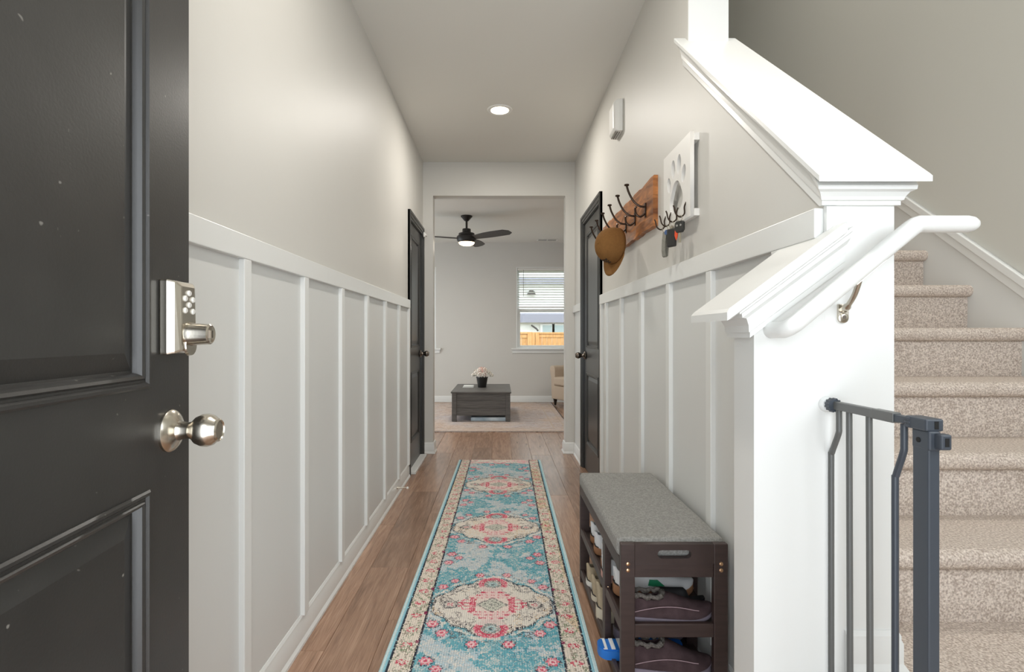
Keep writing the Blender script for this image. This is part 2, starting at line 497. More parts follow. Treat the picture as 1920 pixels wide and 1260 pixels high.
# ------------------------------------------------------------------ caps of the half walls
def sheared_cap(x0, x1, y0, y1, prof, base, slope, axis, ext, front=None):
    """rings of rectangles offset by o and raised by h above a sloping base line. ext = share of the offset on the sides x0, x1, y0, y1.
    front: the part before y0 stays level, its heights scaled by this factor"""
    rings = []
    for o, h in prof:
        a, b, c, d = x0 - o * ext[0], x1 + o * ext[1], y0 - o * ext[2], y1 + o * ext[3]
        if front is not None:
            ring = [(a, c, base + h * front), (b, c, base + h * front), (b, y0, base + h), (b, d, base + slope * (d - y0) + h), (a, d, base + slope * (d - y0) + h), (a, y0, base + h)]
        else:
            f = (lambda p, q: base + slope * (q - y0) + h) if axis == 'y' else (lambda p, q: base + slope * (p - x0) + h)
            ring = [(p, q, f(p, q)) for p, q in ((a, c), (b, c), (b, d), (a, d))]
        rings.append(ring)
    return MB().rings(rings)
crown = [(0.002, 0), (0.010, 0), (0.010, 0.020), (0.014, 0.024), (0.016, 0.040), (0.022, 0.060), (0.030, 0.068), (0.031, 0.086)]
cap = struct(sheared_cap(XR, XR + WT, YK, YF + 0.03, [(0.003, 0.083), (0.040, 0.083), (0.043, 0.086), (0.043, 0.098), (0.040, 0.101), (0.0, 0.101)], ztop(YK), slope, 'y', (1, 1, 1.25, 0)).build('trim_1', 'paint_white'), 'wide white sloping cap on top of the half wall')
sheared_cap(XR, XR + WT, YK, YF + 0.03, crown, ztop(YK), slope, 'y', (1, 1, 1, 0), 0.43).build('crown_moulding', 'paint_white', cap)
# short wing wall of the lower stair flight
SX0, SX1, SY1, SS = 0.553, XR, 1.233, 0.74
def stubtop(x): return 1.114 + SS * (x - SX0)
struct(MB().prism([(SX0, 0), (SX1, 0), (SX1, stubtop(SX1)), (SX0, stubtop(SX0))], 'y', YK - 0.003, SY1).build('wall_wing', 'paint_white'), 'short white wing wall at the foot of the stairs')
crown2 = [(0.002, 0.0), (0.010, 0), (0.010, 0.012), (0.013, 0.014), (0.014, 0.030), (0.020, 0.050), (0.032, 0.062), (0.034, 0.072), (0.040, 0.076), (0.040, 0.084)]
cap2 = struct(sheared_cap(SX0, 0.722, YK, SY1, [(0.003, 0.083), (0.050, 0.083), (0.056, 0.087), (0.056, 0.104), (0.052, 0.108), (0, 0.108)], stubtop(SX0), SS, 'x', (1.45, 0, 1, 1)).build('trim_2', 'paint_white'), 'small white sloping cap on the wing wall')
sheared_cap(SX0, 0.745, YK, SY1, crown2, stubtop(SX0), SS, 'x', (1.2, 0, 1, 1)).build('crown_moulding', 'paint_white', cap2)

# ------------------------------------------------------------------ stairs
st = thing('staircase', 'beige carpeted staircase climbing beyond the half wall', 'stairs', (1.45, 1.0, 0))
RISE, RUN = 0.19, 0.238
so = (1.45, 1.0, 0)
def step_profile():
    pts = [(0.30, -0.19), (0.03, -0.19), (0.028, -0.055)]
    for k in range(9):
        a = R(-100 + k * 190 / 8)
        pts.append((0.024 - 0.024 * math.cos(R(0)) * 1 + 0.024 - 0.026 * math.sin(R(90) + 0) if False else 0.026 - 0.026 * math.cos(a) , -0.026 + 0.026 * math.sin(a)))
    pts.append((0.30, 0.0))
    return pts
sp = step_profile()
proto = None
x0s, x1s = XR + WT + 0.001, XS - 0.001
for n in range(3, 13):
    loc = (0, 1.303 + RUN * (n - 3) - so[1], n * RISE)
    if proto is None:
        m_ = MB()
        # carpet rounded over the nosing: rings along x with slightly tucked ends
        m_.prism(sp, 'x', x0s - so[0], x1s - so[0])
        proto = m_.build('stair_step', 'carpet', st, smooth=50, loc=loc)
    else:
        copy_of(proto, st, loc)
lp = MB(so)
lp.prism([(1.36, 0), (-0.11, 0), (-0.11, 0.38), (1.36, 0.38)], 'x', 0.75, x1s)
lp.build('landing', 'carpet', st, bevel=0.02)
MB(so).box(0.515, 0.75, -0.11, YK - 0.004, 0, 0.19).build('bottom_step', 'carpet', st, bevel=0.02)
# skirt board and its cap on the stair wall
def nose(y): return 0.57 + (y - 1.303) * RISE / RUN
ya, yb = 1.0, 4.6
MB().prism([(ya, nose(ya) - 0.25), (yb, nose(yb) - 0.25), (yb, nose(yb) + 0.11), (ya, nose(ya) + 0.11)], 'x', XS - 0.006, XS + 0.002).build('skirt_board', 'paint_panel', ws)
for d0, d1, t in ((0.10, 0.185, 0.014), (0.145, 0.185, 0.022)):
    MB().prism([(ya, nose(ya) + d0), (yb, nose(yb) + d0), (yb, nose(yb) + d1), (ya, nose(ya) + d1)], 'x', XS - t, XS + 0.002).build('skirt_cap', 'paint_white', ws, bevel=0.003)

# handrail
hr = thing('handrail', 'round white handrail bracketed to the white stair wall', 'handrail', (0.612, 1.07, 1.13))
ho = (0.612, 1.07, 1.13)
rr = 0.0175
pts = [(0.590, YK - 0.004, 1.122), (0.590, 1.085, 1.122), (0.594, 1.074, 1.126), (0.604, 1.070, 1.1335)]
pts += [(0.604 + t * 0.242, 1.07, 1.1335 + t * 0.199) for t in (0.1, 0.5, 0.9, 0.985)]
pts += [(0.851, 1.07, 1.3355), (0.858, 1.07, 1.338), (0.90, 1.07, 1.338), (0.955, 1.07, 1.338), (0.968, 1.07, 1.338), (0.976, 1.07, 1.338), (0.980, 1.07, 1.338)]
rad = [rr] * (len(pts) - 3) + [0.015, 0.010, 0.002]
MB(ho).tube(pts, rad, 20).build('rail', 'paint_white', hr, smooth=60)
bk = MB(ho)
bk.lathe([(0.011, 0), (0.011, 0.006), (0.008, 0.008)], 16, at((0.7445, YK - 0.003, 1.148), '-y'))
bk.box(0.7335, 0.7555, YK - 0.009, YK - 0.003, 1.148, 1.178)
bk.tube(spline([(0.7445, YK - 0.007, 1.166), (0.7435, 1.118, 1.172), (0.742, 1.094, 1.194), (0.740, 1.076, 1.222), (0.740, 1.072, 1.236)], 5), [0.008] * 6 + [0.0055] * 15, 10)
bk.prism([(0.725, 1.212), (0.785, 1.263), (0.785, 1.267), (0.725, 1.216)], 'y', 1.060, 1.080)
bk.build('bracket', 'nickel', hr, smooth=40)
MB(ho).lathe([(0.004, 0.006), (0.004, 0.009)], 10, at((0.7445, YK - 0.003, 1.150), '-y')).build('screw', 'nickel_dark', hr)

# ------------------------------------------------------------------ panelled doors
def panelled_door(root, W, H, T, panels, m, pm_):
    """local: u = x (hinge 0 to latch W), visible face at y=0 looking to -y, z up. root is a mesh or empty."""
    us = sorted({p[0] for p in panels} | {p[1] for p in panels})
    sb = MB()
    sb.box(0, W, 0.0195, T, 0, H)
    core = sb.build('door_core', m, root)
    fb = MB()
    u0, u1 = panels[0][0], panels[0][1]
    fb.box(0, u0, 0, 0.020, 0, H).box(u1, W, 0, 0.020, 0, H)
    zs = sorted(panels, key=lambda p: p[2])
    z = 0
    for p in zs:
        fb.box(u0, u1, 0, 0.020, z, p[2]); z = p[3]
    fb.box(u0, u1, 0, 0.020, z, H)
    fb.build('stile_frame', m, root)
    for (a, b, c, d) in panels:
        prof = [(0, 0.0), (0, -0.002), (0.003, -0.005), (0.007, -0.005), (0.010, -0.001), (0.013, -0.001), (0.016, -0.004), (0.020, -0.002), (0.023, 0.003), (0.025, 0.009), (0.028, 0.0095), (pm_, 0.002), (pm_ + 0.001, 0.002)]
        rings = [[(a + i, v, c + i), (b - i, v, c + i), (b - i, v, d - i), (a + i, v, d - i)] for i, v in prof]
        MB().rings(rings, False, True).build('door_panel', m, root)

def knob_set(root, u, z, m, s=1.0):
    M = at((u, 0, z), '-y')
    MB().lathe([(0.034 * s, 0), (0.034 * s, 0.004 * s), (0.031 * s, 0.008 * s), (0.024 * s, 0.012 * s), (0.016 * s, 0.016 * s), (0.0145 * s, 0.020 * s), (0.013 * s, 0.030 * s), (0.0145 * s, 0.036 * s),
                (0.022 * s, 0.043 * s), (0.026 * s, 0.052 * s), (0.0265 * s, 0.060 * s), (0.024 * s, 0.068 * s), (0.019 * s, 0.074 * s), (0.0185 * s, 0.077 * s), (0.016 * s, 0.079 * s), (0.015 * s, 0.077 * s)], 32, M).build('door_knob', m, root, smooth=35)

dl = 94.57
fd = thing('door_3', 'black two panel front door standing open at the left', 'door', (-0.4635, -0.007, 0.012), (0, 0, R(dl)))
fd['kind'] = 'structure'; del fd['category']
# local y of the door: visible face looks to +x of the hall, so local -y must point there
panelled_door(fd, 0.911, 2.04, 0.045, [(0.116, 0.794, 0.20, 0.867), (0.116, 0.794, 1.019, 1.92)], 'door_black', 0.054)
knob_set(fd, 0.850, 0.957 - 0.012, 'nickel')
lk = MB()
# keypad deadbolt: tall body tapering forward
lz0, lz1, lu = 1.068, 1.186, 0.853
rings = [[(lu - 0.034, 0.0, lz0), (lu + 0.034, 0.0, lz0), (lu + 0.034, 0.0, lz1), (lu - 0.034, 0.0, lz1)],
         [(lu - 0.034, -0.012, lz0), (lu + 0.034, -0.012, lz0), (lu + 0.034, -0.012, lz1), (lu - 0.034, -0.012, lz1)],
         [(lu - 0.030, -0.022, lz0 + 0.002), (lu + 0.030, -0.022, lz0 + 0.002), (lu + 0.030, -0.022, lz1 - 0.002), (lu - 0.030, -0.022, lz1 - 0.002)],
         [(lu - 0.024, -0.030, lz0 + 0.006), (lu + 0.024, -0.030, lz0 + 0.006), (lu + 0.022, -0.028, lz1 - 0.010), (lu - 0.022, -0.028, lz1 - 0.010)]]
body = lk.rings(rings).build('keypad_lock', 'nickel', fd, bevel=0.003)
for (du, z) in ((0.0, 1.166), (-0.012, 1.157), (0.012, 1.156), (0.0, 1.147), (-0.012, 1.138), (0.012, 1.137)):
    MB().lathe([(0.0048, 0), (0.0048, 0.003), (0.0035, 0.0045)], 14, at((lu + du, -0.027, z), '-y')).build('keypad_button', 'key_rubber', body, smooth=40)
MB().lathe([(0.019, 0), (0.020, 0.004), (0.018, 0.010), (0.0165, 0.034), (0.0165, 0.037), (0.014, 0.039), (0.012, 0.038)], 28, at((lu, -0.025, 1.100), '-y')).build('lock_cylinder', 'nickel', body, smooth=35)
MB().lathe([(0.018, 0), (0.017, 0.004)], 24, at((lu + 0.002, -0.028, 1.083), '-y')).build('lock_ring', 'nickel', body, smooth=35)
MB().box(lu - 0.002, lu + 0.002, -0.0655, -0.062, 1.094, 1.106).build('key_slot', 'nickel_dark', body)

def casing(root, W, H, m, lowz=0.0):
    """local door coordinates, stepped casing around door"""
    c = CW
    def piece(nm, poly_boxes):
        b = MB()
        for q in poly_boxes: b.box(*q)
        b.build(nm, m, root, bevel=0.0025)
    for s in (-1, 1):
        e = 0 if s < 0 else W
        def bb(a, b, d):
            p, q = sorted((e + s * a, e + s * b)); return (p, q, -d, 0.01, lowz, H + a if False else H + b)
        piece('casing_side', [bb(0, c, 0.010), bb(0.018, c, 0.016), bb(0.045, c, 0.021)])
    piece('casing_head', [(0, W, -0.010, 0.01, H, H + c), (-0.018, W + 0.018, -0.016, 0.01, H + 0.018, H + c), (-0.045, W + 0.045, -0.021, 0.01, H + 0.045, H + c)])
    b = MB().box(-0.001, 0.004, -0.002, 0.14, 0, H).box(W - 0.004, W + 0.001, -0.002, 0.14, 0, H).box(0, W, -0.002, 0.14, H - 0.004, H)
    b.build('door_jamb', m, root)

def hall_door(name, label, loc, rz, W, flip):
    root = thing(name, label, 'door', loc, (0, 0, rz)); root['kind'] = 'structure'; del root['category']
    inner = [(0.105, W - 0.105, 0.22, 0.80), (0.105, W - 0.105, 1.00, 1.93)]
    leaf = bpy.data.objects.new('door_leaf', None); COL.objects.link(leaf); leaf.parent = root
    leaf.location = (0.004, 0.006, 0.008)
    panelled_door(leaf, W - 0.008, DH - 0.014, 0.035, inner, 'door_black_far', 0.055)
    casing(root, W, DH, 'door_black_far')
    return root
# left door: visible face looks to +x -> same turn as the front door (local -y -> +x means rotation +90)
d1 = hall_door('door_1', 'black two panel closet door in the left hallway wall', (XL + 0.001, LD0, 0), R(90), LD1 - LD0, False)
knob_set(d1, LD1 - LD0 - 0.062, 0.945, 'nickel_dark')
for z in (0.3, 1.75):
    MB().box(-0.004, 0.010, -0.008, 0.006, z, z + 0.09).build('hinge', 'nickel', d1)
MB().box(0, LD1 - LD0, -0.05, 0.1, 0.0, 0.022).build('threshold', 'paint_white', d1, bevel=0.004)
# right door: visible face looks to -x (rotation -90), local x runs from far to near
d2 = hall_door('door_2', 'black two panel door in the right hallway wall', (XR - 0.001, RD1, 0), R(-90), RD1 - RD0, True)
knob_set(d2, 0.062, 0.945, 'nickel_dark')
for z in (0.28, 1.05, 1.75):
    MB().box(RD1 - RD0 - 0.010, RD1 - RD0 + 0.004, -0.008, 0.006, z, z + 0.09).build('hinge', 'nickel', d2)

# ------------------------------------------------------------------ living room shell
WX0, WX1, WZ0, WZ1 = 0.275, 1.185, 0.895, 2.25
W2 = (-1.97, -1.06)
wf = MB()
wf.box(-3.0, W2[0], YB, YB + 0.15, 0, LCEIL).box(W2[1], WX0, YB, YB + 0.15, 0, LCEIL).box(WX1, 3.4, YB, YB + 0.15, 0, LCEIL)
for a, b in (W2, (WX0, WX1)):
    wf.box(a, b, YB, YB + 0.15, 0, WZ0).box(a, b, YB, YB + 0.15, WZ1, LCEIL)
struct(wf.build('wall_far', 'paint_grey'), 'far living room wall with windows')
struct(MB().box(-3.1, -3.0, YE2, 5.6, 0, LCEIL).box(-3.1, -3.0, 7.8, YB + 0.1, 0, LCEIL).box(-3.1, -3.0, 5.6, 7.8, 2.1, LCEIL).build('wall_living_left', 'paint_grey'), 'left living room wall with added opening that lets in sky light')  # opening added so the sky lights the living room
struct(MB().box(3.3, 3.4, YE2, YB + 0.1, 0, LCEIL).build('wall_living_right', 'paint_grey'), 'right living room wall')

def window(name, a, b, label):
    r = bpy.data.objects.new(name, None); COL.objects.link(r); r.location = ((a + b) / 2, YB, WZ0); struct(r, label)
    o = r.location
    def part(nm, boxes, m='paint_white', bevel=0.002):
        p = MB(o)
        for q in boxes: p.box(*q)
        return p.build(nm, m, r, bevel=bevel)
    f = 0.018
    part('jamb', [(a, a + f, YB, YB + 0.15, WZ0, WZ1), (b - f, b, YB, YB + 0.15, WZ0, WZ1), (a + f, b - f, YB, YB + 0.15, WZ1 - f, WZ1), (a + f, b - f, YB, YB + 0.15, WZ0, WZ0 + 0.012)])
    part('window_sill', [(a - 0.085, b + 0.085, YB - 0.05, YB + 0.02, WZ0 - 0.022, WZ0 + 0.004)], bevel=0.006)
    part('apron', [(a - 0.065, b + 0.065, YB - 0.018, YB, WZ0 - 0.075, WZ0 - 0.022), (a - 0.072, b + 0.072, YB - 0.026, YB, WZ0 - 0.040, WZ0 - 0.022)])
    zm = 1.555
    s = 0.05
    low = part('lower_sash', [(a + f, a + f + s, YB + 0.06, YB + 0.09, WZ0 + 0.012, zm), (b - f - s, b - f, YB + 0.06, YB + 0.09, WZ0 + 0.012, zm),
                        (a + f + s, b - f - s, YB + 0.06, YB + 0.09, WZ0 + 0.012, WZ0 + 0.05), (a + f + s, b - f - s, YB + 0.06, YB + 0.09, zm - 0.04, zm)])
    up = part('upper_sash', [(a + f, a + f + s * .7, YB + 0.10, YB + 0.13, zm - 0.05, WZ1 - f), (b - f - s * .7, b - f, YB + 0.10, YB + 0.13, zm - 0.05, WZ1 - f),
                       (a + f + s * .7, b - f - s * .7, YB + 0.10, YB + 0.13, WZ1 - f - 0.05, WZ1 - f), (a + f + s * .7, b - f - s * .7, YB + 0.10, YB + 0.13, zm - 0.05, zm - 0.01)])
    MB(o).box(a + f + s, b - f - s, YB + 0.073, YB + 0.077, WZ0 + 0.05, zm - 0.04).build('pane', 'window_glass', r)
    MB(o).box(a + f + s * .7, b - f - s * .7, YB + 0.113, YB + 0.117, zm - 0.01, WZ1 - f - 0.05).build('pane', 'window_glass', r)
    return r
window('window_1', WX0, WX1, 'white double hung living room window with half raised blind')
window('window_2', W2[0], W2[1], 'white living room window hidden left of the opening, sill end showing')

def blind(a, b, label):
    r = thing('window_blind', label, 'blind', ((a + b) / 2, YB + 0.03, WZ1 - 0.02), group='blinds of the living room windows')
    o = r.location
    a += 0.024; b -= 0.024
    MB(o).box(a, b, YB + 0.005, YB + 0.05, WZ1 - 0.06, WZ1 - 0.02).build('head_rail', 'slat_white', r, bevel=0.002)
    n = 14; zt, zb = WZ1 - 0.085, 1.625
    proto = None
    for k in range(n):
        z = zt + (zb - zt) * k / (n - 1)
        if proto is None:
            m_ = MB()
            pr = [(-0.025, -0.004), (-0.012, -0.001), (0, 0.0), (0.012, -0.001), (0.025, -0.004), (0.025, -0.001), (0.012, 0.002), (0, 0.003), (-0.012, 0.002), (-0.025, -0.001)]
            m_.prism(pr, 'x', a - o.x, b - o.x)
            proto = m_.build('blind_slat', 'slat_white', r, loc=(0, 0, z - o.z), rot=(R(-10), 0, 0)); 
        else:
            copy_of(proto, r, (0, 0, z - o.z))
    MB(o).box(a, b, YB + 0.01, YB + 0.05, 1.570, 1.592).build('bottom_rail', 'slat_white', r, bevel=0.003)
    for t in (0.13, 0.5, 0.87):
        x = a + (b - a) * t
        MB(o).box(x - 0.0012, x + 0.0012, YB + 0.004, YB + 0.0055, 1.58, WZ1 - 0.05).build('ladder_cord', 'slat_white', r)
    MB(o).tube([(a + 0.095, YB - 0.006, WZ1 - 0.05), (a + 0.095, YB - 0.006, 1.76)], 0.004, 8).build('tilt_wand', 'wand_grey', r)
blind(WX0, WX1, 'white slatted blind raised halfway on the window beside the armchair')

# ------------------------------------------------------------------ outdoors beyond the window
g = tag(MB().box(-20, 20, YB + 0.3, 40, -0.72, -0.6).build('lawn', 'lawn'), 'green lawn outside behind the fence', 'lawn'); g['kind'] = 'structure'
def fence(label, x0, x1, y, top, posts):
    r = thing('fence', label, 'fence', ((x0 + x1) / 2, y, -0.6), group='new cedar fence behind the house')
    o = r.location; w = 0.14; x = x0; proto = None
    i = 0
    while x < x1 - 0.02:
        if proto is None:
            proto = MB().box(0.003, w - 0.003, -0.012, 0.012, 0, top + 0.6 - 0.04).build('fence_board', 'cedar', r, loc=(x - o.x, 0, 0)); 
        else:
            copy_of(proto, r, (x - o.x, 0.004 * (i % 2), 0))
        x += w; i += 1
    MB(o).box(x0 - 0.03, x1 + 0.03, y - 0.06, y + 0.04, top - 0.045, top).build('cap_board', 'cedar', r)
    MB(o).box(x0, x1, y - 0.035, y - 0.01, top - 0.14, top - 0.06).build('top_rail', 'cedar', r)
    for px in posts:
        MB(o).box(px - 0.05, px + 0.05, y - 0.07, y + 0.02, -0.6, top - 0.03).build('fence_post', 'cedar', r)
fence('cedar board fence panel nearest the window, left of the gap', -2.4, 0.78, 13.0, 1.195, [0.74])
fence('cedar board fence panel set back at the right of the gap', 0.62, 4.5, 14.6, 1.20, [0.93, 1.04, 2.9])

ho_ = thing('neighbour_house', 'white sided neighbouring house with grey bands seen through the window', 'house', (1.5, 18.0, -0.6))
o = ho_.location
MB(o).box(-6, 8, 18.0, 22, -0.6, 5.2).build('house_wall', 'siding', ho_)
lap = None
for k in range(34):
    z = -0.5 + k * 0.165
    if lap is None:
        lap = MB().prism([(-0.012, 0), (0.0, 0), (0.0, 0.165), (-0.002, 0.165)], 'x', -7.5, 6.5).build('siding_board', 'siding', ho_, loc=(0, 0, z + 0.6))
    else:
        copy_of(lap, ho_, (0, 0, z + 0.6))
MB(o).prism([(17.75, 1.55), (18.0, 1.58), (18.0, 1.88), (17.75, 1.83)], 'x', -6, 8).build('lower_band', 'band_grey', ho_)  # grey strip across the siding, slightly proud of it
MB(o).prism([(17.75, 2.86), (18.0, 2.88), (18.0, 3.10), (17.75, 3.05)], 'x', -6, 8).build('upper_band', 'band_grey', ho_)  # second grey strip, higher up the siding
for a in (1.46, 1.87):
    w_ = MB(o).box(a - 0.07, a + 0.42, 17.93, 18.0, 0.75, 1.50).build('window', 'white_plastic', ho_)
    MB(o).box(a + 0.01, a + 0.33, 17.925, 17.94, 0.80, 1.46).build('pane', 'outside_glass', w_)
MB(o).box(1.0, 1.2, 17.9, 18.0, 2.52, 2.62).prism([(0.92, 2.50), (1.24, 2.50), (1.14, 2.66), (1.02, 2.66)], 'y', 17.85, 18.0).build('wall_vent', 'outdoor_dark', ho_)
MB(o).tube([(1.08, 17.85, 1.46), (1.25, 17.8, 1.34), (1.30, 17.75, 1.27)], 0.03, 8).build('flood_lamp', 'outdoor_dark', ho_)

# ------------------------------------------------------------------ living room furniture
tag(MB((-0.65, 7.29, 0)).box(-2.15, 0.85, 5.98, 8.62, 0.0, 0.010).build('area_rug', 'living_rug', loc=(-0.65, 7.29, 0)), 'faded beige and grey area rug under the coffee table', 'rug')
rug2 = bpy.data.objects['area_rug']
for inset, w in ((0.0, 0.012), (0.07, 0.008), (0.20, 0.010)):
    x0, x1, y0, y1 = -2.15 + inset, 0.85 - inset, 5.98 + inset, 8.62 - inset
    m_ = MB((-0.65, 7.29, 0))
    m_.box(x0, x1, y0, y0 + w, 0.0095, 0.0112).box(x0, x1, y1 - w, y1, 0.0095, 0.0112).box(x0, x0 + w, y0 + w, y1 - w, 0.0095, 0.0112).box(x1 - w, x1, y0 + w, y1 - w, 0.0095, 0.0112)
    m_.build('rug_border', 'sofa_cream' if inset else 'lining_dark', rug2)

ct = thing('coffee_table', 'dark grey wooden trunk coffee table on the living room rug', 'table', (-0.235, 7.2, 0.011))
o = Vector((-0.235, 7.2, 0.0))
tx0, tx1, ty0, ty1, tz = -0.612, 0.135, 6.67, 7.73, 0.392
MB(o).box(tx0 - 0.012, tx1 + 0.012, ty0 - 0.015, ty1 + 0.015, tz - 0.032, tz - 0.011).build('table_top', 'table_grey', ct, bevel=0.004)
lg = None
for (x, y) in ((tx0, ty0), (tx1 - 0.06, ty0), (tx0, ty1 - 0.06), (tx1 - 0.06, ty1 - 0.06)):
    if lg is None: lg = MB().box(0, 0.06, 0, 0.06, 0, tz - 0.032).build('leg', 'table_grey', ct, bevel=0.003, loc=(x - o.x, y - o.y, 0))
    else: copy_of(lg, ct, (x - o.x, y - o.y, 0))
for k in range(3):
    h0 = 0.075 + k * 0.095
    MB(o).box(tx0 + 0.06, tx1 - 0.06, ty0 + 0.012, ty0 + 0.028, h0, h0 + 0.0935).build('end_plank', 'table_grey', ct, bevel=0.002)
MB(o).box(tx0 + 0.06, tx1 - 0.06, ty1 - 0.028, ty1 - 0.012, 0.075, tz - 0.032).build('back_panel', 'table_grey', ct)
MB(o).box(tx0 + 0.012, tx0 + 0.028, ty0 + 0.06, ty1 - 0.06, 0.075, tz - 0.032).build('side_panel', 'table_grey', ct)
MB(o).box(tx1 - 0.028, tx1 - 0.012, ty0 + 0.06, ty1 - 0.06, 0.075, tz - 0.032).build('side_panel', 'table_grey', ct)
MB(o).box(tx0 + 0.02, tx1 - 0.02, ty0 + 0.03, ty1 - 0.03, 0.075, 0.088).build('floor_panel', 'table_grey', ct)
tag(MB((-0.14, 6.95, 0.0115)).box(-0.37, 0.075, 6.71, 7.15, 0.0115, 0.058).build('gleam_slab', 'gleam_blue_white', loc=(-0.14, 6.95, 0.0115), bevel=0.003), 'flat white and blue slab standing in for daylight on the floor under the table', 'box')  # added slab, its colour stands in for daylight reflected by the floor
TT = tz
bk1 = thing('booklet_stack', 'small flat white stack lying on the coffee table', 'booklets', (-0.435, 7.28, TT))
for k in range(3):
    MB().box(-0.075 + 0.004 * k, 0.075 - 0.003 * k, -0.10, 0.10 - 0.004 * k, 0.007 * k, 0.007 * k + 0.0062).build('booklet', 'paper_white', bk1)

pot = thing('flower_pot', 'pink and cream flowers in a black bucket on the coffee table', 'flowers', (-0.245, 7.25, TT))
MB().lathe([(0.055, 0), (0.057, 0.004), (0.080, 0.135), (0.085, 0.137), (0.085, 0.145), (0.077, 0.143), (0.070, 0.12)], 28).build('pot', 'pot_black', pot, smooth=35)
def bloom(center, r, n, ps, m, name):
    rnd = random.Random(int(center[0] * 9999) + n)
    b = MB()
    for k in range(n):
        z = 1 - 1.75 * (k + 0.5) / n
        a = k * 2.39996 + rnd.uniform(-.2, .2)
        d = Vector((math.sqrt(max(0, 1 - z * z)) * math.cos(a), math.sqrt(max(0, 1 - z * z)) * math.sin(a), z))
        c = Vector(center) + d * r * rnd.uniform(0.85, 1.08)
        u = d.cross(Vector((0.3, 0.2, 1))).normalized(); w = d.cross(u)
        ang = rnd.uniform(0, 6.28); u, w = u * math.cos(ang) + w * math.sin(ang), w * math.cos(ang) - u * math.sin(ang)
        s = ps * rnd.uniform(0.8, 1.2)
        b.add([c + u * s, c + w * s * .7 + d * s * .3, c - u * s, c - w * s * .7 + d * s * .3, c - d * s * .8], [(0, 1, 4), (1, 2, 4), (2, 3, 4), (3, 0, 4), (0, 3, 2, 1)])
    b.build(name, m, pot)
bloom((0, 0, 0.215), 0.068, 90, 0.016, 'petal_pink', 'pink_bloom')
for k, (a, rr_, z, rb) in enumerate(((200, 0.085, 0.19, 0.040), (250, 0.08, 0.175, 0.038), (300, 0.085, 0.18, 0.040), (345, 0.10, 0.185, 0.036), (30, 0.09, 0.20, 0.04), (100, 0.09, 0.20, 0.042), (150, 0.095, 0.205, 0.036), (225, 0.055, 0.235, 0.034), (320, 0.05, 0.24, 0.034), (188, 0.125, 0.170, 0.026), (352, 0.135, 0.165, 0.026))):
    bloom((rr_ * math.cos(R(a)), rr_ * math.sin(R(a)), z), rb, 30, 0.012, 'petal_cream', 'cream_bloom')
for k, (a, rr_, z) in enumerate(((340, 0.085, 0.205), (330, 0.095, 0.19), (205, 0.11, 0.165), (20, 0.1, 0.19))):
    c = Vector((rr_ * math.cos(R(a)), rr_ * math.sin(R(a)), z)); d = Vector((math.cos(R(a)), math.sin(R(a)) - 0.5, 0.25)).normalized(); u = Vector((-d.y, d.x, 0)).normalized()
    n_ = d.cross(u) * 0.004
    MB().add([c - d * .03, c + u * .016, c + d * .04, c - u * .016, c - d * .03 + n_, c + u * .016 + n_, c + d * .04 + n_, c - u * .016 + n_], [(0, 1, 2, 3), (7, 6, 5, 4), (0, 4, 5, 1), (1, 5, 6, 2), (2, 6, 7, 3), (3, 7, 4, 0)]).build('leaf', 'leaf_green', pot)

ac = thing('armchair', 'cream upholstered armchair turned towards the coffee table', 'armchair', (1.025, 7.91, 0.011), (0, 0, R(-60)))
MB().box(-0.36, 0.36, 0.0, 0.70, 0.10, 0.315).build('seat_base', 'sofa_cream', ac, bevel=0.02, seg=3)
MB().box(-0.345, 0.345, -0.025, 0.56, 0.318, 0.452).build('seat_cushion', 'sofa_cream', ac, bevel=0.035, seg=4)
for s in (-1, 1):
    prof = [(0.34, 0.10), (0.425, 0.10), (0.435, 0.25), (0.44, 0.42), (0.455, 0.48), (0.475, 0.54), (0.475, 0.585), (0.455, 0.612), (0.42, 0.622), (0.375, 0.618), (0.35, 0.60), (0.34, 0.56)]
    MB().prism([(s * a, b) for a, b in prof], 'y', 0.01, 0.62).build('armrest', 'sofa_cream', ac, bevel=0.012, seg=3)
MB().prism([(0.50, 0.30), (0.68, 0.30), (0.72, 0.86), (0.69, 0.90), (0.62, 0.90), (0.58, 0.86)], 'x', -0.37, 0.37).build('backrest', 'sofa_cream', ac, bevel=0.03, seg=3)
for (x, y) in ((-0.38, 0.05), (0.38, 0.05), (-0.36, 0.62), (0.36, 0.62)):
    MB().lathe([(0.016, 0), (0.020, 0.03), (0.030, 0.09), (0.036, 0.10), (0.036, 0.115)], 12, at((x, y, 0))).build('leg', 'sofa_leg', ac, smooth=40)
cu = MB()
rings = []
for k in range(9):
    t = -1 + k / 4; e = max(0.02, (1 - abs(t) ** 2.2)) ** 0.5
    rings.append([(0.20 * (1 - 0.06 * (1 - abs(t))) * sx * (1 if True else 0), 0.055 * t, 0.20 * sz) for sx, sz in ((-e, -e), (e, -e), (e, e), (-e, e))])
cp = cu.rings(rings).build('throw_pillow', 'cushion_dark', None, smooth=60, loc=(1.33, 8.16, 0.66), rot=(R(-14), 0, R(-60)))
tag(cp, 'dark throw pillow on the cream armchair', 'pillow')

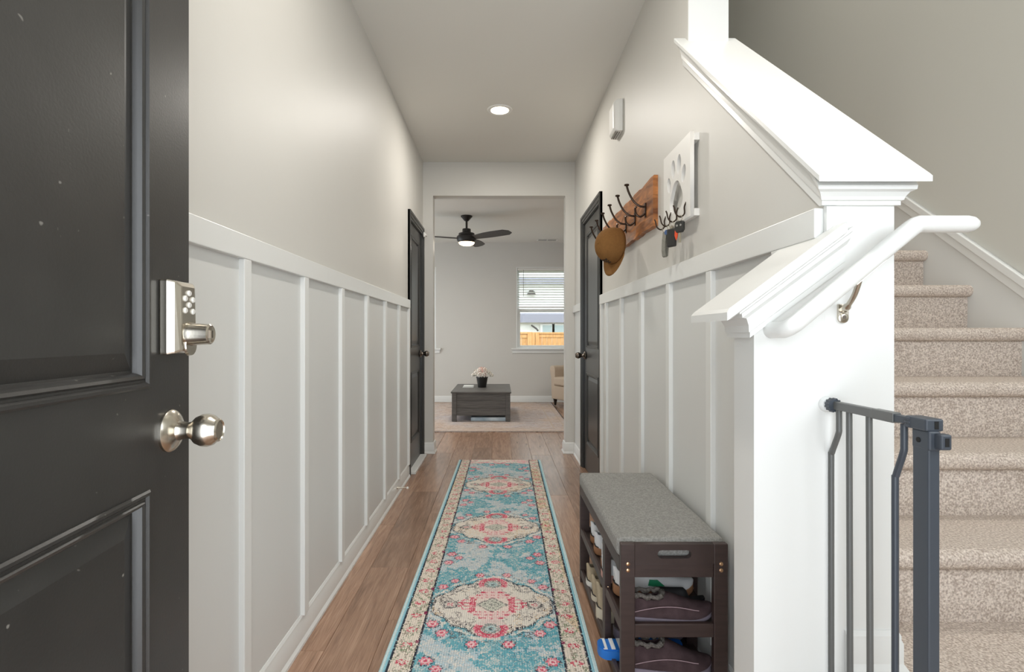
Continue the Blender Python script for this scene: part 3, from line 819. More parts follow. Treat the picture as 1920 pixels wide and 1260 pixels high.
# ceiling fan
fan = thing('ceiling_fan', 'black three blade ceiling fan with lit lamp in the living room', 'fan', (-0.43, 6.78, LCEIL))
MB().lathe([(0.075, 0), (0.075, -0.012), (0.062, -0.025), (0.030, -0.062), (0.026, -0.066)], 24).build('canopy', 'fan_black', fan, smooth=35)
MB().lathe([(0.0135, -0.06), (0.0135, -0.19)], 14).build('down_rod', 'fan_black', fan, smooth=40)
MB().lathe([(0.02, -0.165), (0.05, -0.168), (0.055, -0.172), (0.055, -0.212), (0.075, -0.222), (0.100, -0.226), (0.104, -0.232), (0.104, -0.250), (0.124, -0.265), (0.130, -0.285), (0.124, -0.318), (0.110, -0.340), (0.104, -0.345)], 32).build('motor_housing', 'fan_black', fan, smooth=30)
MB().lathe([(0.103, -0.343), (0.103, -0.350), (0.090, -0.368), (0.060, -0.382), (0.02, -0.388)], 32).build('lamp_diffuser', 'fan_glow', fan, smooth=50)
for ang in (-38, 72, 190):
    b = MB(); secs = []
    for k in range(11):
        t = k / 10; r_ = 0.09 + 0.58 * t
        wd = 0.038 + 0.038 * math.sin(min(1, t * 1.5) * math.pi / 2) if t < 0.9 else 0.076 * (1 - ((t - 0.9) / 0.1) ** 2 * 0.55)
        sweep = 0.05 * t * t
        pit = R(-17 + 5 * t)
        z = -0.292 + 0.015 * t
        row = []
        for sgn, th in ((-1, -1), (1, -1), (1, 1), (-1, 1)):
            y = sweep + sgn * wd; zz = z + sgn * wd * math.tan(pit) + th * 0.004
            row.append((r_, y, zz))
        secs.append(row)
    b.rings(secs).build('fan_blade', 'fan_blade', fan, rot=(0, 0, R(ang)), bevel=0.002)
area_light('fan_bulb', (-0.43, 6.78, LCEIL - 0.392), (0, 0, 0), 0.16, 0.16, 9, (1, 0.93, 0.82), True)

# ceiling register
vent = thing('ceiling_vent', 'white slotted air register in the living room ceiling', 'vent', (0.77, 8.47, LCEIL))
MB().box(-0.17, 0.17, -0.075, 0.075, -0.006, 0).build('vent_frame', 'white_plastic', vent, bevel=0.002)
for s in (-1, 1):
    MB().box(s * 0.075 - 0.068, s * 0.075 + 0.068, -0.045, 0.045, -0.0075, -0.005).build('vent_opening', 'outdoor_dark', vent)
    for k in range(4):
        MB().box(s * 0.075 - 0.068, s * 0.075 + 0.068, -0.038 + k * 0.024, -0.034 + k * 0.024, -0.0088, -0.006).build('vent_louver', 'white_plastic', vent)

# recessed lights; the far hall one is real, the rest are added unseen fill
def downlight(label, loc, power, col=(1.0, 0.95, 0.88), group='recessed downlights'):
    r = thing('recessed_light', label, 'light', loc, group=group)
    MB().lathe([(0.062, -0.001), (0.066, -0.006), (0.088, -0.006), (0.092, 0.0)], 36).build('trim_ring', 'white_plastic', r, smooth=40)
    MB().lathe([(0.064, -0.0055), (0.05, -0.0062), (0.01, -0.0064)], 32).build('diffuser', 'lamp_glow', r)
    area_light('downlight_bulb', (loc[0], loc[1], loc[2] - 0.012), (0, 0, 0), 0.12, 0.12, power, col, True)
downlight('lit round recessed light in the hallway ceiling', (0.0, 3.776, CEIL), 15)
downlight('added unseen fill light in the ceiling just inside the front door', (0.0, 1.45, CEIL), 10.5)  # added to even out the hall lighting, no such fixture known
downlight('added unseen fill light in the living room ceiling right of the fan', (2.2, 6.9, LCEIL), 10, (1, 0.97, 0.93))  # unseen, added to brighten the living room
downlight('added unseen fill light in the living room ceiling left of the fan', (-2.2, 7.0, LCEIL), 10, (1, 0.97, 0.93))  # matching added fill on the other side

# ------------------------------------------------------------------ hallway runner (woven pattern as face colours)
def value_noise(x, y, seed):
    rng = np.random.RandomState(seed); T = rng.rand(256, 256)
    xi = np.floor(x).astype(int); yi = np.floor(y).astype(int); fx = x - xi; fy = y - yi
    fx = fx * fx * (3 - 2 * fx); fy = fy * fy * (3 - 2 * fy)
    g = lambda a, b: T[a % 256, b % 256]
    return (g(xi, yi) * (1 - fx) + g(xi + 1, yi) * fx) * (1 - fy) + (g(xi, yi + 1) * (1 - fx) + g(xi + 1, yi + 1) * fx) * fy
def fbm(x, y, seed):
    return 0.5 * value_noise(x, y, seed) + 0.3 * value_noise(2.1 * x, 2.1 * y, seed + 1) + 0.2 * value_noise(4.3 * x, 4.3 * y, seed + 2)
def runner():
    W, Lr = 0.722, 3.09
    nx, ny = 172, 660
    u = (np.arange(nx) + 0.5) / nx * W - W / 2
    s = (np.arange(ny) + 0.5) / ny * Lr
    U, S = np.meshgrid(u, s)
    rng = np.random.RandomState(3)
    wob = 0.006 * (fbm(U * 60, S * 60, 40) - 0.5)
    u2 = U + wob; s2 = S + 0.008 * (fbm(U * 50, S * 50, 50) - 0.5)
    rnd = rng.rand(ny, nx)
    c = lambda *a: np.array(lin(a)[:3])
    teal, pale, cream, pink, crim, navy, gold, green, aqua = c(112, 175, 188), c(198, 212, 218), c(236, 226, 214), c(236, 136, 154), c(208, 42, 86), c(40, 42, 58), c(226, 186, 118), c(120, 144, 108), c(160, 204, 214)
    img = np.empty((ny, nx, 3)); img[:] = teal
    def put(mask, col, a=1.0):
        img[mask] = img[mask] * (1 - a) + col * a
    n1 = fbm(U * 9, S * 9, 5); n2 = fbm(U * 30, S * 30, 9); n3 = fbm(U * 70, S * 70, 17)
    put(n2 > 0.56, c(86, 158, 176), 0.6)
    put(n1 + 0.5 * (n2 - .5) > 0.51, pale, 0.75)
    put((n1 + 0.7 * (n3 - .5) > 0.56) & (rnd > 0.25), c(206, 208, 208), 0.7)
    put((n1 < 0.36) & (n2 > 0.48), c(150, 190, 196), 0.7)
    put((n3 > 0.60) & (rnd > 0.3), cream, 0.5)
    put((n3 < 0.33) & (rnd > 0.4), c(70, 120, 140), 0.5)
    def rosette(cu, cs, r, k=0):
        d = np.hypot(u2 - cu, (s2 - cs)); ang = np.arctan2(s2 - cs, u2 - cu)
        m = d < r * (1.0 + 0.16 * np.cos(ang * 6))
        put(m, c(240, 200, 202))
        put(m & (d > r * 0.62) & (np.cos(ang * 6 + k) > -0.1), crim, 0.75)
        put(m & (d > r * 0.62) & (np.cos(ang * 6 + k) <= -0.1), pink, 0.8)
        put(d < r * 0.30, crim, 0.85)
        put((d > r * 1.0) & (d < r * 1.38) & (rnd > 0.5), navy, 0.8)
    meds = [0.766 + 0.863 * k for k in range(-1, 4)]
    for sm in meds:
        du, ds = np.abs(u2), s2 - sm
        ads = np.abs(ds)
        wav = 0.02 * np.cos(np.arctan2(ds, u2) * 12)
        shape = ((du / 0.252) ** 1.45 + (ads / 0.225) ** 1.45) + wav * 2.6
        lob = (shape < 1.0)
        put(lob, cream, 0.92)
        put((np.abs(shape - 1.0) < 0.05) & (rnd > 0.35), navy, 0.85)
        put((np.abs(shape - 1.14) < 0.06) & (n3 > 0.45), cream, 0.7)
        put((np.abs(shape - 1.30) < 0.05) & (rnd > 0.5) & (n3 > 0.42), navy, 0.6)
        put((np.abs(shape - 0.84) < 0.03) & (n2 > 0.5) & (rnd > 0.35), c(90, 84, 84), 0.7)
        put(lob & (n2 > 0.56) & (rnd > 0.45), c(96, 88, 86), 0.65)
        put(lob & (n1 > 0.52) & (rnd > 0.72), gold, 0.5)
        # dark side rosettes
        for sg in (-1, 1):
            d = np.hypot(u2 - sg * 0.172, ds * 1.1)
            put((np.abs(d - 0.030) < 0.007) & (rnd > 0.3), navy, 0.8)
            put((d < 0.014) & (rnd > 0.35), crim, 0.7)
            put((np.abs(d - 0.02) < 0.004) & (rnd > 0.3), c(160, 150, 150), 0.6)
        # stepped pink cross
        put((du < 0.10) & (ads < 0.075), c(238, 220, 210), 0.85)
        put((du > 0.066) & (du < 0.092) & (ads < 0.052) & (rnd > 0.12), crim, 0.85)
        put((du > 0.078) & (du < 0.088) & (ads < 0.04) & (rnd > 0.3), pink, 0.8)
        put((du > 0.09) & (du < 0.142) & (np.abs(ads - 0.012) < 0.007) & (rnd > 0.2), crim, 0.8)
        put((du > 0.09) & (du < 0.122) & (np.abs(ads - 0.036) < 0.006) & (rnd > 0.25), pink, 0.9)
        put((du > 0.118) & (du < 0.128) & (ads < 0.034) & (rnd > 0.25), crim, 0.75)
        wst = 0.022 + 0.075 * np.clip(1 - (np.floor(ads / 0.012) * 0.012 - 0.048) / 0.075, 0, 1)
        tri = (ads > 0.052) & (ads < 0.135) & (du < wst)
        put(tri, c(238, 206, 202), 0.85)
        band = np.floor(ads / 0.012).astype(int) % 2 == 0
        put(tri & band & (du > wst - 0.022) & (rnd > 0.15), crim, 0.85)
        put(tri & band & (np.mod(du, 0.02) < 0.008) & (rnd > 0.3), crim, 0.7)
        dm = du / 0.062 + ads / 0.055
        put(dm < 1.0, c(206, 206, 192), 0.95)
        put((np.abs(dm - 1.0) < 0.10) & (rnd > 0.3), navy, 0.65)
        put((np.abs(dm - 0.55) < 0.12) & (rnd > 0.4), c(110, 116, 110), 0.8)
        put((dm < 0.25) & (rnd > 0.4), navy, 0.6)
        # top and bottom crowns
        for sg in (-1, 1):
            d = np.hypot(u2, (ds - sg * 0.175) * 1.05)
            put(d < 0.066, c(224, 206, 200), 0.9)
            put((np.abs(d - 0.050) < 0.013) & (sg * (ds - sg * 0.175) > -0.022) & (rnd > 0.12), crim, 0.85)
            put((np.abs(d - 0.060) < 0.006) & (sg * (ds - sg * 0.175) > -0.03) & (np.cos(np.arctan2(ds - sg * 0.175, u2) * 16) > 0), pink, 0.85)
            put((np.abs(d - 0.030) < 0.008) & (rnd > 0.3), c(70, 110, 110), 0.75)
            put((d < 0.022), c(160, 196, 198), 0.8)
            put((d < 0.010) & (rnd > 0.3), navy, 0.8)
        for k, (a, b, r_) in enumerate(((0.066, 0.275, 0.021), (0.062, -0.262, 0.019), (0.225, 0.145, 0.023), (0.182, 0.205, 0.021), (0.218, -0.150, 0.021), (0.172, -0.205, 0.018),
                                        (0.215, 0.372, 0.022), (0.175, 0.415, 0.018), (0.222, 0.468, 0.021))):
            for sg in (-1, 1):
                rosette(sg * a, sm + b, r_, k)
        # dark leaf sprays in the medallion corners
        for (a, b) in ((0.10, 0.165), (0.10, -0.165), (0.13, 0.22), (0.14, -0.12)):
            for sg in (-1, 1):
                d = np.hypot((u2 - sg * a) / 1.5, ds - b)
                put((d < 0.024) & (n3 > 0.48) & (rnd > 0.35), navy, 0.7)
    # end band
    ends = np.minimum(S, Lr - S)
    eb = ends < 0.115 + 0.05 * (np.abs(U) / 0.26) ** 2
    put(eb & (np.abs(U) < 0.26), cream, 0.9)
    put(eb & (n2 > 0.52) & (np.abs(U) < 0.26) & (rnd > 0.3), pink, 0.75)
    put(eb & (n3 > 0.6) & (np.abs(U) < 0.26) & (rnd > 0.4), c(110, 84, 80), 0.6)
    # side borders
    au = np.abs(U)
    bd = au > 0.256
    put(bd, c(232, 220, 206))
    n4 = fbm(U * 40, S * 26, 77); n5 = fbm(U * 40 + 9, S * 30, 88)
    put(bd & (value_noise(U * 14, S * 5, 60) > 0.60), gold, 0.35)
    put(bd & (np.abs(n4 - 0.5) < 0.055) & (rnd > 0.25), c(112, 96, 74), 0.65)
    put(bd & (np.abs(n5 - 0.5) < 0.045) & (rnd > 0.25), green, 0.7)
    per = 0.098
    ph = np.mod(S + 0.02, per) / per
    d = np.hypot((au - 0.296) / 0.022, (ph - 0.5) / 0.17)
    put(bd & (d < 1.0) & (n3 > 0.40) & (rnd > 0.3), c(212, 70, 98), 0.9)
    put(bd & (d < 0.4) & (rnd > 0.4), cream, 0.8)
    put((np.abs(au - 0.256) < 0.0045) & (rnd > 0.06), navy, 0.95)
    put((np.abs(au - 0.262) < 0.008) & (np.mod(S, 0.196) < 0.02), c(140, 30, 80), 0.9)
    put(au > 0.336, c(150, 200, 214))
    put((np.abs(au - 0.336) < 0.0045) & (rnd > 0.05), navy, 0.95)
    put((au > 0.350), c(206, 228, 230))
    # wear and rib shading of the weave
    put((rnd > 0.86) & (au < 0.336), cream, 0.5)
    img *= (0.92 + 0.16 * rng.rand(ny, nx))[..., None]
    img[:, ::2] *= 0.84
    img = np.clip(img, 0, 1)
    # mesh (local: origin at far middle end, s towards the camera = -y)
    xs = np.linspace(-W / 2, W / 2, nx + 1); ys = -np.linspace(0, Lr, ny + 1)
    X, Y = np.meshgrid(xs, ys)
    Z = np.full_like(X, 0.008); Z[:, 1::2] += 0.0004
    top = np.stack([X, Y, Z], -1).reshape(-1, 3)
    nv = len(top)
    idx = np.arange((ny + 1) * (nx + 1)).reshape(ny + 1, nx + 1)
    q = np.stack([idx[:-1, :-1], idx[1:, :-1], idx[1:, 1:], idx[:-1, 1:]], -1).reshape(-1, 4)
    loop = list(idx[0, :]) + list(idx[1:, -1]) + list(idx[-1, -2::-1]) + list(idx[-2:0:-1, 0])
    low = top[loop].copy(); low[:, 2] = 0.0005
    nl = len(loop)
    side = [(loop[i], loop[(i + 1) % nl], nv + (i + 1) % nl, nv + i) for i in range(nl)]
    me = bpy.data.meshes.new('hall_runner')
    verts = np.vstack([top, low]); faces = np.vstack([q, np.array(side)])
    me.vertices.add(len(verts)); me.vertices.foreach_set('co', verts.ravel())
    me.loops.add(faces.size); me.loops.foreach_set('vertex_index', faces.ravel().astype(np.int32))
    me.polygons.add(len(faces)); me.polygons.foreach_set('loop_start', (np.arange(len(faces)) * 4).astype(np.int32))
    me.update(calc_edges=True)
    at_ = me.attributes.new('weave', 'FLOAT_COLOR', 'FACE')
    cols = np.ones((len(faces), 4)); cols[:len(q), :3] = img.reshape(-1, 3); cols[len(q):, :3] = aqua
    at_.data.foreach_set('color', cols.ravel().astype(np.float32))
    m = bpy.data.materials.new('runner_weave'); m.use_nodes = True
    N, L = m.node_tree.nodes, m.node_tree.links
    b = N['Principled BSDF']; b.inputs['Roughness'].default_value = 0.95; b.inputs['Specular IOR Level'].default_value = 0.1
    a = N.new('ShaderNodeAttribute'); a.attribute_name = 'weave'
    L.new(a.outputs['Color'], b.inputs['Base Color'])
    tc = N.new('ShaderNodeTexCoord'); no = N.new('ShaderNodeTexNoise'); no.inputs['Scale'].default_value = 380
    bp = N.new('ShaderNodeBump'); bp.inputs['Strength'].default_value = 0.5; bp.inputs['Distance'].default_value = 0.002
    L.new(tc.outputs['Object'], no.inputs['Vector']); L.new(no.outputs['Fac'], bp.inputs['Height']); L.new(bp.outputs[0], b.inputs['Normal'])
    me.materials.append(m)
    o = bpy.data.objects.new('hall_runner', me); COL.objects.link(o)
    o.location = (0.0, 4.63, 0.0005); o.rotation_euler = (0, 0, R(-0.72))
    tag(o, 'long teal and pink medallion runner rug down the hallway', 'rug')
runner()

# ------------------------------------------------------------------ bench
BX0, BX1, BY0, BY1, BH = 0.362, 0.682, 1.56, 2.37, 0.487
be = thing('shoe_bench', 'dark brown wooden shoe bench with grey padded seat by the wainscot', 'bench', (0.52, 1.96, 0))
bo = Vector((0.52, 1.96, 0))
pw, pd = 0.042, 0.022
def bpart(nm, boxes, m='espresso', bevel=0.0025):
    b = MB(bo)
    for q in boxes: b.box(*q)
    return b.build(nm, m, be, bevel=bevel)
for y in (BY0, BY1 - pd):
    bpart('leg', [(BX0, BX0 + pw, y, y + pd, 0, BH)])
    bpart('leg', [(BX1 - pw, BX1, y, y + pd, 0, BH)])
    bpart('end_rail', [(BX0 + pw, BX1 - pw, y + 0.003, y + pd - 0.003, 0.386, 0.428)])
    bpart('cross_rail', [(BX0 + pw, BX1 - pw, y + 0.002, y + pd - 0.002, 0.207, 0.247)])
    bpart('cross_rail', [(BX0 + pw, BX1 - pw, y + 0.002, y + pd - 0.002, 0.03, 0.062)])
    # hand hold panel with a real slot
    cu_d = bpy.data.curves.new('handle_panel', 'CURVE'); cu_d.dimensions = '2D'; cu_d.fill_mode = 'BOTH'; cu_d.extrude = (pd - 0.002) / 2
    def loop2(ptsl):
        s_ = cu_d.splines.new('POLY'); s_.points.add(len(ptsl) - 1); s_.use_cyclic_u = True
        for i, (a, b) in enumerate(ptsl): s_.points[i].co = (a, b, 0, 1)
    wpan = (BX1 - BX0) / 2 - pw
    loop2([(-wpan, 0), (wpan, 0), (wpan, 0.058), (-wpan, 0.058)])
    slot = []
    for k in range(9): a = R(-90 + 180 * k / 8); slot.append((0.038 + 0.0125 * math.cos(a), 0.028 + 0.0125 * math.sin(a)))
    for k in range(9): a = R(90 + 180 * k / 8); slot.append((-0.038 + 0.0125 * math.cos(a), 0.028 + 0.0125 * math.sin(a)))
    loop2(slot)
    co = bpy.data.objects.new('tmp', cu_d); COL.objects.link(co)
    dg = bpy.context.evaluated_depsgraph_get(); me = bpy.data.meshes.new_from_object(co.evaluated_get(dg)); bpy.data.objects.remove(co)
    me.materials.clear(); me.materials.append(MATS['espresso'])
    ho2 = bpy.data.objects.new('handle_panel', me); COL.objects.link(ho2); ho2.parent = be
    ho2.location = ((BX0 + BX1) / 2 - bo.x, y + pd / 2 - bo.y, 0.428); ho2.rotation_euler = (R(90), 0, 0)
for xx in (BX0, BX1 - 0.018):
    bpart('side_rail', [(xx, xx + 0.018, BY0 + pd, BY1 - pd, 0.395, 0.440)])
    ym = 1.80
    bpart('middle_leg', [(xx if xx == BX0 else xx - 0.02, xx + 0.022 if xx == BX0 else xx + 0.018, ym, ym + 0.042, 0, 0.395)])
for z in (0.232, 0.047):
    bpart('shelf', [(BX0 + 0.016, BX1 - 0.012, BY0 + pd, BY1 - pd, z - 0.010, z)])
    bpart('shelf_edge', [(BX0 + 0.002, BX0 + 0.016, BY0 + pd, BY1 - pd, z - 0.018, z + 0.012)])
bpart('seat_cushion', [(BX0 - 0.006, BX1 + 0.002, BY0 + pd - 0.012 + 0.012, BY1 - pd, 0.436, 0.497)], 'bench_cushion', 0.018).modifiers[0].segments = 4
for x in (BX0 + 0.021, BX1 - 0.021):
    for z in (0.428, 0.409):
        MB(bo).lathe([(0.0062, 0), (0.0055, 0.002), (0.003, 0.0032)], 14, at((x, BY0, z), '-y')).build('bolt', 'brass_screw', be, smooth=40)
for x in (BX0 + 0.012, BX1 - 0.018):
    MB(bo).lathe([(0.005, 0), (0.0035, 0.002)], 12, at((x, 1.80, 0.24), '-y')).build('bolt', 'brass_screw', be)

# ------------------------------------------------------------------ shoes
def shoe(name, label, loc, rz=0.0, L=0.275, up='shoe_white', sole='gum_sole', lining='lining_dark', sh=0.022, hh=0.075, style='sneaker', mark=None, collar=None, rx=0.0, cat='shoe', group='shoes on the bench', wd=0.047):
    r = thing(name, label, cat, loc, (rx, 0, R(rz)), group)
    n = 22
    def half(t):
        w = wd * (0.72 + 0.28 * math.sin(max(0, min(1, (t - 0.12) / 0.6)) * math.pi / 2 * 1.0)) if t < 0.72 else wd
        if t < 0.10: w *= math.sqrt(max(0.02, 1 - ((0.10 - t) / 0.10) ** 2))
        if t > 0.72: w *= math.sqrt(max(0.02, 1 - ((t - 0.72) / 0.28) ** 2.2))
        return w
    ts = [0.002 + (0.996) * (0.5 - 0.5 * math.cos(math.pi * k / n)) for k in range(n + 1)]
    spring = lambda t: 0.018 * max(0, (t - 0.7) / 0.3) ** 2 + 0.004 * max(0, (0.1 - t) / 0.1)
    # sole
    rings = []
    for t in ts:
        w = half(t) + 0.003; x = t * L; z = spring(t); h = sh * (1.25 - 0.45 * t)
        rings.append([(x, -w * 0.95, z), (x, w * 0.95, z), (x, w, z + h * .5), (x, w * .98, z + h), (x, -w * .98, z + h), (x, -w, z + h * .5)])
    MB().rings(rings).build('sole', sole, r, smooth=45)
    # upper: arches over the sole
    m_ = 16
    def height(t):
        if style == 'slide': return 0.055 if 0.42 < t < 0.8 else 0.0
        if t < 0.12: return hh * (0.92 + 0.08 * t / 0.12)
        if t < 0.48: return hh * (1 - 0.10 * math.sin((t - 0.12) / 0.36 * math.pi)) * (1.0 if style == 'sneaker' else 0.98)
        if t < 0.95: return hh + (0.032 - hh) * ((t - 0.48) / 0.47) ** (0.9)
        return 0.032 * math.sqrt(max(0.05, 1 - ((t - 0.95) / 0.05) ** 2 * 0.7))
    V = []; F = []
    for t in ts:
        w = half(t); hgt = height(t) - sh * 0.4; x = t * L; z0 = spring(t) + sh * (1.25 - 0.45 * t) - 0.003
        for k in range(m_ + 1):
            a = math.pi * k / m_
            cw = math.cos(a); sw = math.sin(a)
            ex = 0.62 if t < 0.5 else 0.8
            y = -w * math.copysign(abs(cw) ** ex, cw) * (1 - 0.22 * sw ** 2)
            V.append((x + (0.004 if t > .5 else -0.0) * sw + (0.004 * (1 - sw) if t < .05 else 0), y, z0 + hgt * sw ** 0.85))
    for i in range(n):
        tm = (ts[i] + ts[i + 1]) / 2
        for k in range(m_):
            am = (k + 0.5) / m_
            if style == 'slide':
                if not (0.42 < tm < 0.80): continue
            elif 0.055 < tm < 0.43 and abs(am - 0.5) < 0.20: continue
            F.append((i * (m_ + 1) + k, i * (m_ + 1) + k + 1, (i + 1) * (m_ + 1) + k + 1, (i + 1) * (m_ + 1) + k))
    o = finish('upper', V, F, up, r, smooth=60)
    md = o.modifiers.new('thick', 'SOLIDIFY'); md.thickness = 0.004; md.offset = -1
    ss = o.modifiers.new('sub', 'SUBSURF'); ss.levels = 1; ss.render_levels = 1
    # insole
    rings = []
    for t in ts[1:-1]:
        w = half(t) * 0.86; x = t * L; z = spring(t) + sh * (1.25 - 0.45 * t)
        rings.append([(x, -w, z - 0.002), (x, w, z - 0.002), (x, w, z + 0.004), (x, -w, z + 0.004)])
    MB().rings(rings).build('insole', lining, r)
    if collar:
        P = []
        for k in range(29):
            a = 2 * math.pi * k / 28
            t = 0.245 - 0.195 * math.cos(a)
            i = min(range(n + 1), key=lambda q: abs(ts[q] - t))
            w = half(t); hgt = height(t) - sh * .4
            sw = math.cos(math.pi * 0.20)
            y = math.copysign(1, math.sin(a)) * w * 0.62 * min(1, abs(math.sin(a)) * 1.6)
            P.append((t * L, y, spring(t) + sh * 1.1 + hgt * (0.90 + 0.06 * math.sin(k * 2.3)) + 0.002))
        MB().tube(P, [0.0075 + 0.0015 * math.sin(k * 1.9) for k in range(29)], 8, False).build('fur_collar', collar, r, smooth=60)
        Q = [(t * L, -half(t) * 0.97 - 0.002, spring(t) + sh + 0.018 + 0.02 * math.sin((t - 0.1) * 4)) for t in [0.1 + 0.05 * k for k in range(15)]]
        MB().tube(Q, 0.0012, 5).build('stitching', 'stitch', r)
    elif style == 'sneaker':
        for k in range(4):
            t = 0.50 + 0.065 * k
            z = spring(t) + sh * (1.25 - .45 * t) + (height(t) - sh * .4) * 1.0
            MB().tube([(t * L, -0.020, z - 0.005), (t * L + 0.003, 0, z + 0.003), (t * L, 0.020, z - 0.005)], 0.003, 6).build('lace', 'sole_white' if up != 'shoe_white' else 'shoe_white', r)
    if mark:
        for s in (-1, 1):
            pts_ = [(0.40, 0.35), (0.50, 0.30), (0.60, 0.45), (0.52, 0.75), (0.42, 0.72)]
            b = MB(); vs = []
            for (t, f) in pts_:
                w = half(t); z0 = spring(t) + sh * (1.25 - 0.45 * t); vs.append((t * L, s * (w * (1 - 0.20 * f) + 0.004), z0 + f * (height(t) - sh * .4) * 0.75))
            vs2 = [(a, b_ - s * 0.006, c_) for a, b_, c_ in vs]
            b.rings([vs, vs2]).build('side_patch', mark, r)
    return r
SH1, SH2 = 0.233, 0.048
shoe('sneaker', 'white gum soled sneaker farthest along the bench upper shelf', (0.385, 2.22, SH1))
shoe('sneaker', 'white gum soled sneaker second from far end of upper shelf', (0.380, 2.11, SH1))
shoe('sneaker', 'white gum soled sneaker nearest the middle leg, upper shelf', (0.384, 1.985, SH1))
shoe('sneaker', 'white sneaker with pink sole behind the middle leg', (0.366, 1.884, SH1), sole='shoe_pink', up='shoe_white')
shoe('sneaker', 'white sneaker with green side patch on the upper shelf', (0.385, 1.778, SH1 + 0.003), mark='shoe_green', sh=0.026, L=0.27)
shoe('sandal', 'flat black ridged sandal behind the upper plum slipper', (0.39, 1.699, SH1), up='shoe_black', sole='shoe_black', lining='shoe_black', style='slide', sh=0.012, cat='sandal', wd=0.024)
shoe('slipper', 'plum suede slipper with grey fur lining on upper shelf', (0.385, 1.629, SH1), up='suede_plum', sole='sole_lilac', collar='fur_grey', lining='fur_grey', hh=0.074, sh=0.014, cat='slipper', wd=0.043)
shoe('slipper', 'plum suede slipper with grey fur lining on bottom shelf, nearest', (0.388, 1.632, SH2 + 0.012), up='suede_plum', sole='sole_lilac', collar='fur_grey', lining='fur_grey', hh=0.092, sh=0.026, cat='slipper', L=0.27, wd=0.045)
shoe('slipper', 'plum suede slipper on bottom shelf, farther back behind the blue sandal', (0.400, 1.838, SH2 + 0.003), rz=0, up='suede_plum', sole='sole_lilac', collar='fur_grey', lining='fur_grey', hh=0.10, sh=0.026, cat='slipper', L=0.25, wd=0.040)
shoe('sneaker', 'beige sneaker with white sole at far end of bottom shelf', (0.366, 2.215, SH2), up='shoe_beige', sole='sole_white', hh=0.085)
shoe('sneaker', 'beige sneaker in the middle of the three on bottom shelf', (0.366, 2.09, SH2), up='shoe_beige', sole='sole_cream', hh=0.095)
shoe('sneaker', 'beige sneaker with chunky cream sole beside the middle leg', (0.362, 1.965, SH2), up='shoe_beige', sole='sole_cream', hh=0.115, sh=0.036)
bs = shoe('slide_sandal', 'blue slide sandal with white stripes poking out of the bottom shelf', (0.325, 1.737, SH2 + 0.004), rz=0, up='shoe_blue', sole='shoe_blue', lining='shoe_blue', style='slide', sh=0.024, cat='sandal', L=0.28)
for k in range(3):
    MB().box(0.015 + 0.026 * k, 0.028 + 0.026 * k, -0.030, 0.030, 0.0325, 0.0345).build('white_stripe', 'shoe_white', bs)

# ------------------------------------------------------------------ baby gate
ga = thing('baby_gate', 'dark grey metal baby gate section fixed to the stair wall', 'gate', (0.72, 1.0, 0.19))
go = Vector((0.72, 1.0, 0.19)); GX = 0.718; GZ = 0.961
MB(go).box(GX - 0.008, GX + 0.008, 0.945, 1.118, GZ - 0.0085, GZ + 0.0085).build('top_rail', 'gate_metal', ga, bevel=0.002)
MB(go).box(GX - 0.0085, GX + 0.0085, 0.945, 1.00, GZ - 0.0095, GZ + 0.0095).build('rail_sleeve', 'gate_metal', ga, bevel=0.002)
MB(go).box(GX - 0.006, GX + 0.006, 0.885, 0.950, GZ - 0.0065, GZ + 0.0065).build('inner_rail', 'gate_dark', ga, bevel=0.001)
MB(go).lathe([(0.017, 0), (0.017, 0.002), (0.012, 0.008)], 24, at((GX - 0.008, YK - 0.0035, GZ), '-y')).build('wall_cup', 'plastic_clear', ga, smooth=40)
wn = MB(go)
ring = []
for k in range(24):
    r_ = 0.0155 if k % 2 else 0.0128
    ring.append((r_ * math.cos(k * math.pi / 12), r_ * math.sin(k * math.pi / 12)))
wn.prism([(GX - 0.004 + a, GZ + b) for a, b in ring], 'y', 1.112, 1.126)
wn.build('tension_nut', 'gate_dark', ga)
def bent(y, d):
    return spline([(GX, y, GZ - 0.008), (GX, y, GZ - 0.045), (GX, y + 0.002, GZ - 0.06), (GX, y + d - 0.002, GZ - 0.105), (GX, y + d, GZ - 0.12), (GX, y + d, GZ - 0.3), (GX, y + d, 0.20)], 4)
MB(go).tube(bent(1.106, 0.026), 0.0058, 12).build('gate_bar', 'gate_metal', ga, smooth=60)
for y in (1.074, 1.016):
    MB(go).tube([(GX, y, GZ - 0.008), (GX, y - 0.004, 0.20)], 0.0058, 12).build('gate_bar', 'gate_metal', ga, smooth=60)
MB(go).tube(bent(0.928, 0.021), 0.0058, 12).build('gate_bar', 'gate_dark', ga, smooth=60)
MB(go).box(GX - 0.009, GX + 0.009, 0.870, 1.130, 0.19, 0.205).build('bottom_rail', 'gate_metal', ga)
MB(go).box(GX - 0.006, GX + 0.0135, 0.868, 0.902, 0.19, 0.925).build('gate_post', 'gate_dark', ga, bevel=0.0025)
lt = MB(go)
lt.box(GX - 0.0065, GX + 0.014, 0.866, 0.903, 0.918, 0.951)
lt.box(GX - 0.010, GX + 0.020, 0.868, 0.915, 0.950, 0.971)
lb = lt.build('latch_block', 'gate_dark', ga, bevel=0.003)
for k in range(3):
    MB(go).box(GX - 0.0115, GX + 0.012, 0.902, 0.914, 0.9515 + k * 0.0065, 0.9555 + k * 0.0065).build('grip_rib', 'gate_dark', lb, bevel=0.001)
MB(go).box(GX + 0.002, GX + 0.020, 0.852, 0.868, 0.922, 0.948).build('latch_tongue', 'gate_dark', lb, bevel=0.003)
MB(go).box(GX + 0.008, GX + 0.015, 0.8515, 0.854, 0.928, 0.942).build('latch_slot', 'black_void', lb)
MB(go).lathe([(0.0045, 0), (0.0045, 0.001)], 14, at((GX - 0.0065, 0.888, 0.933), '-x')).build('screw_hole', 'black_void', lb)
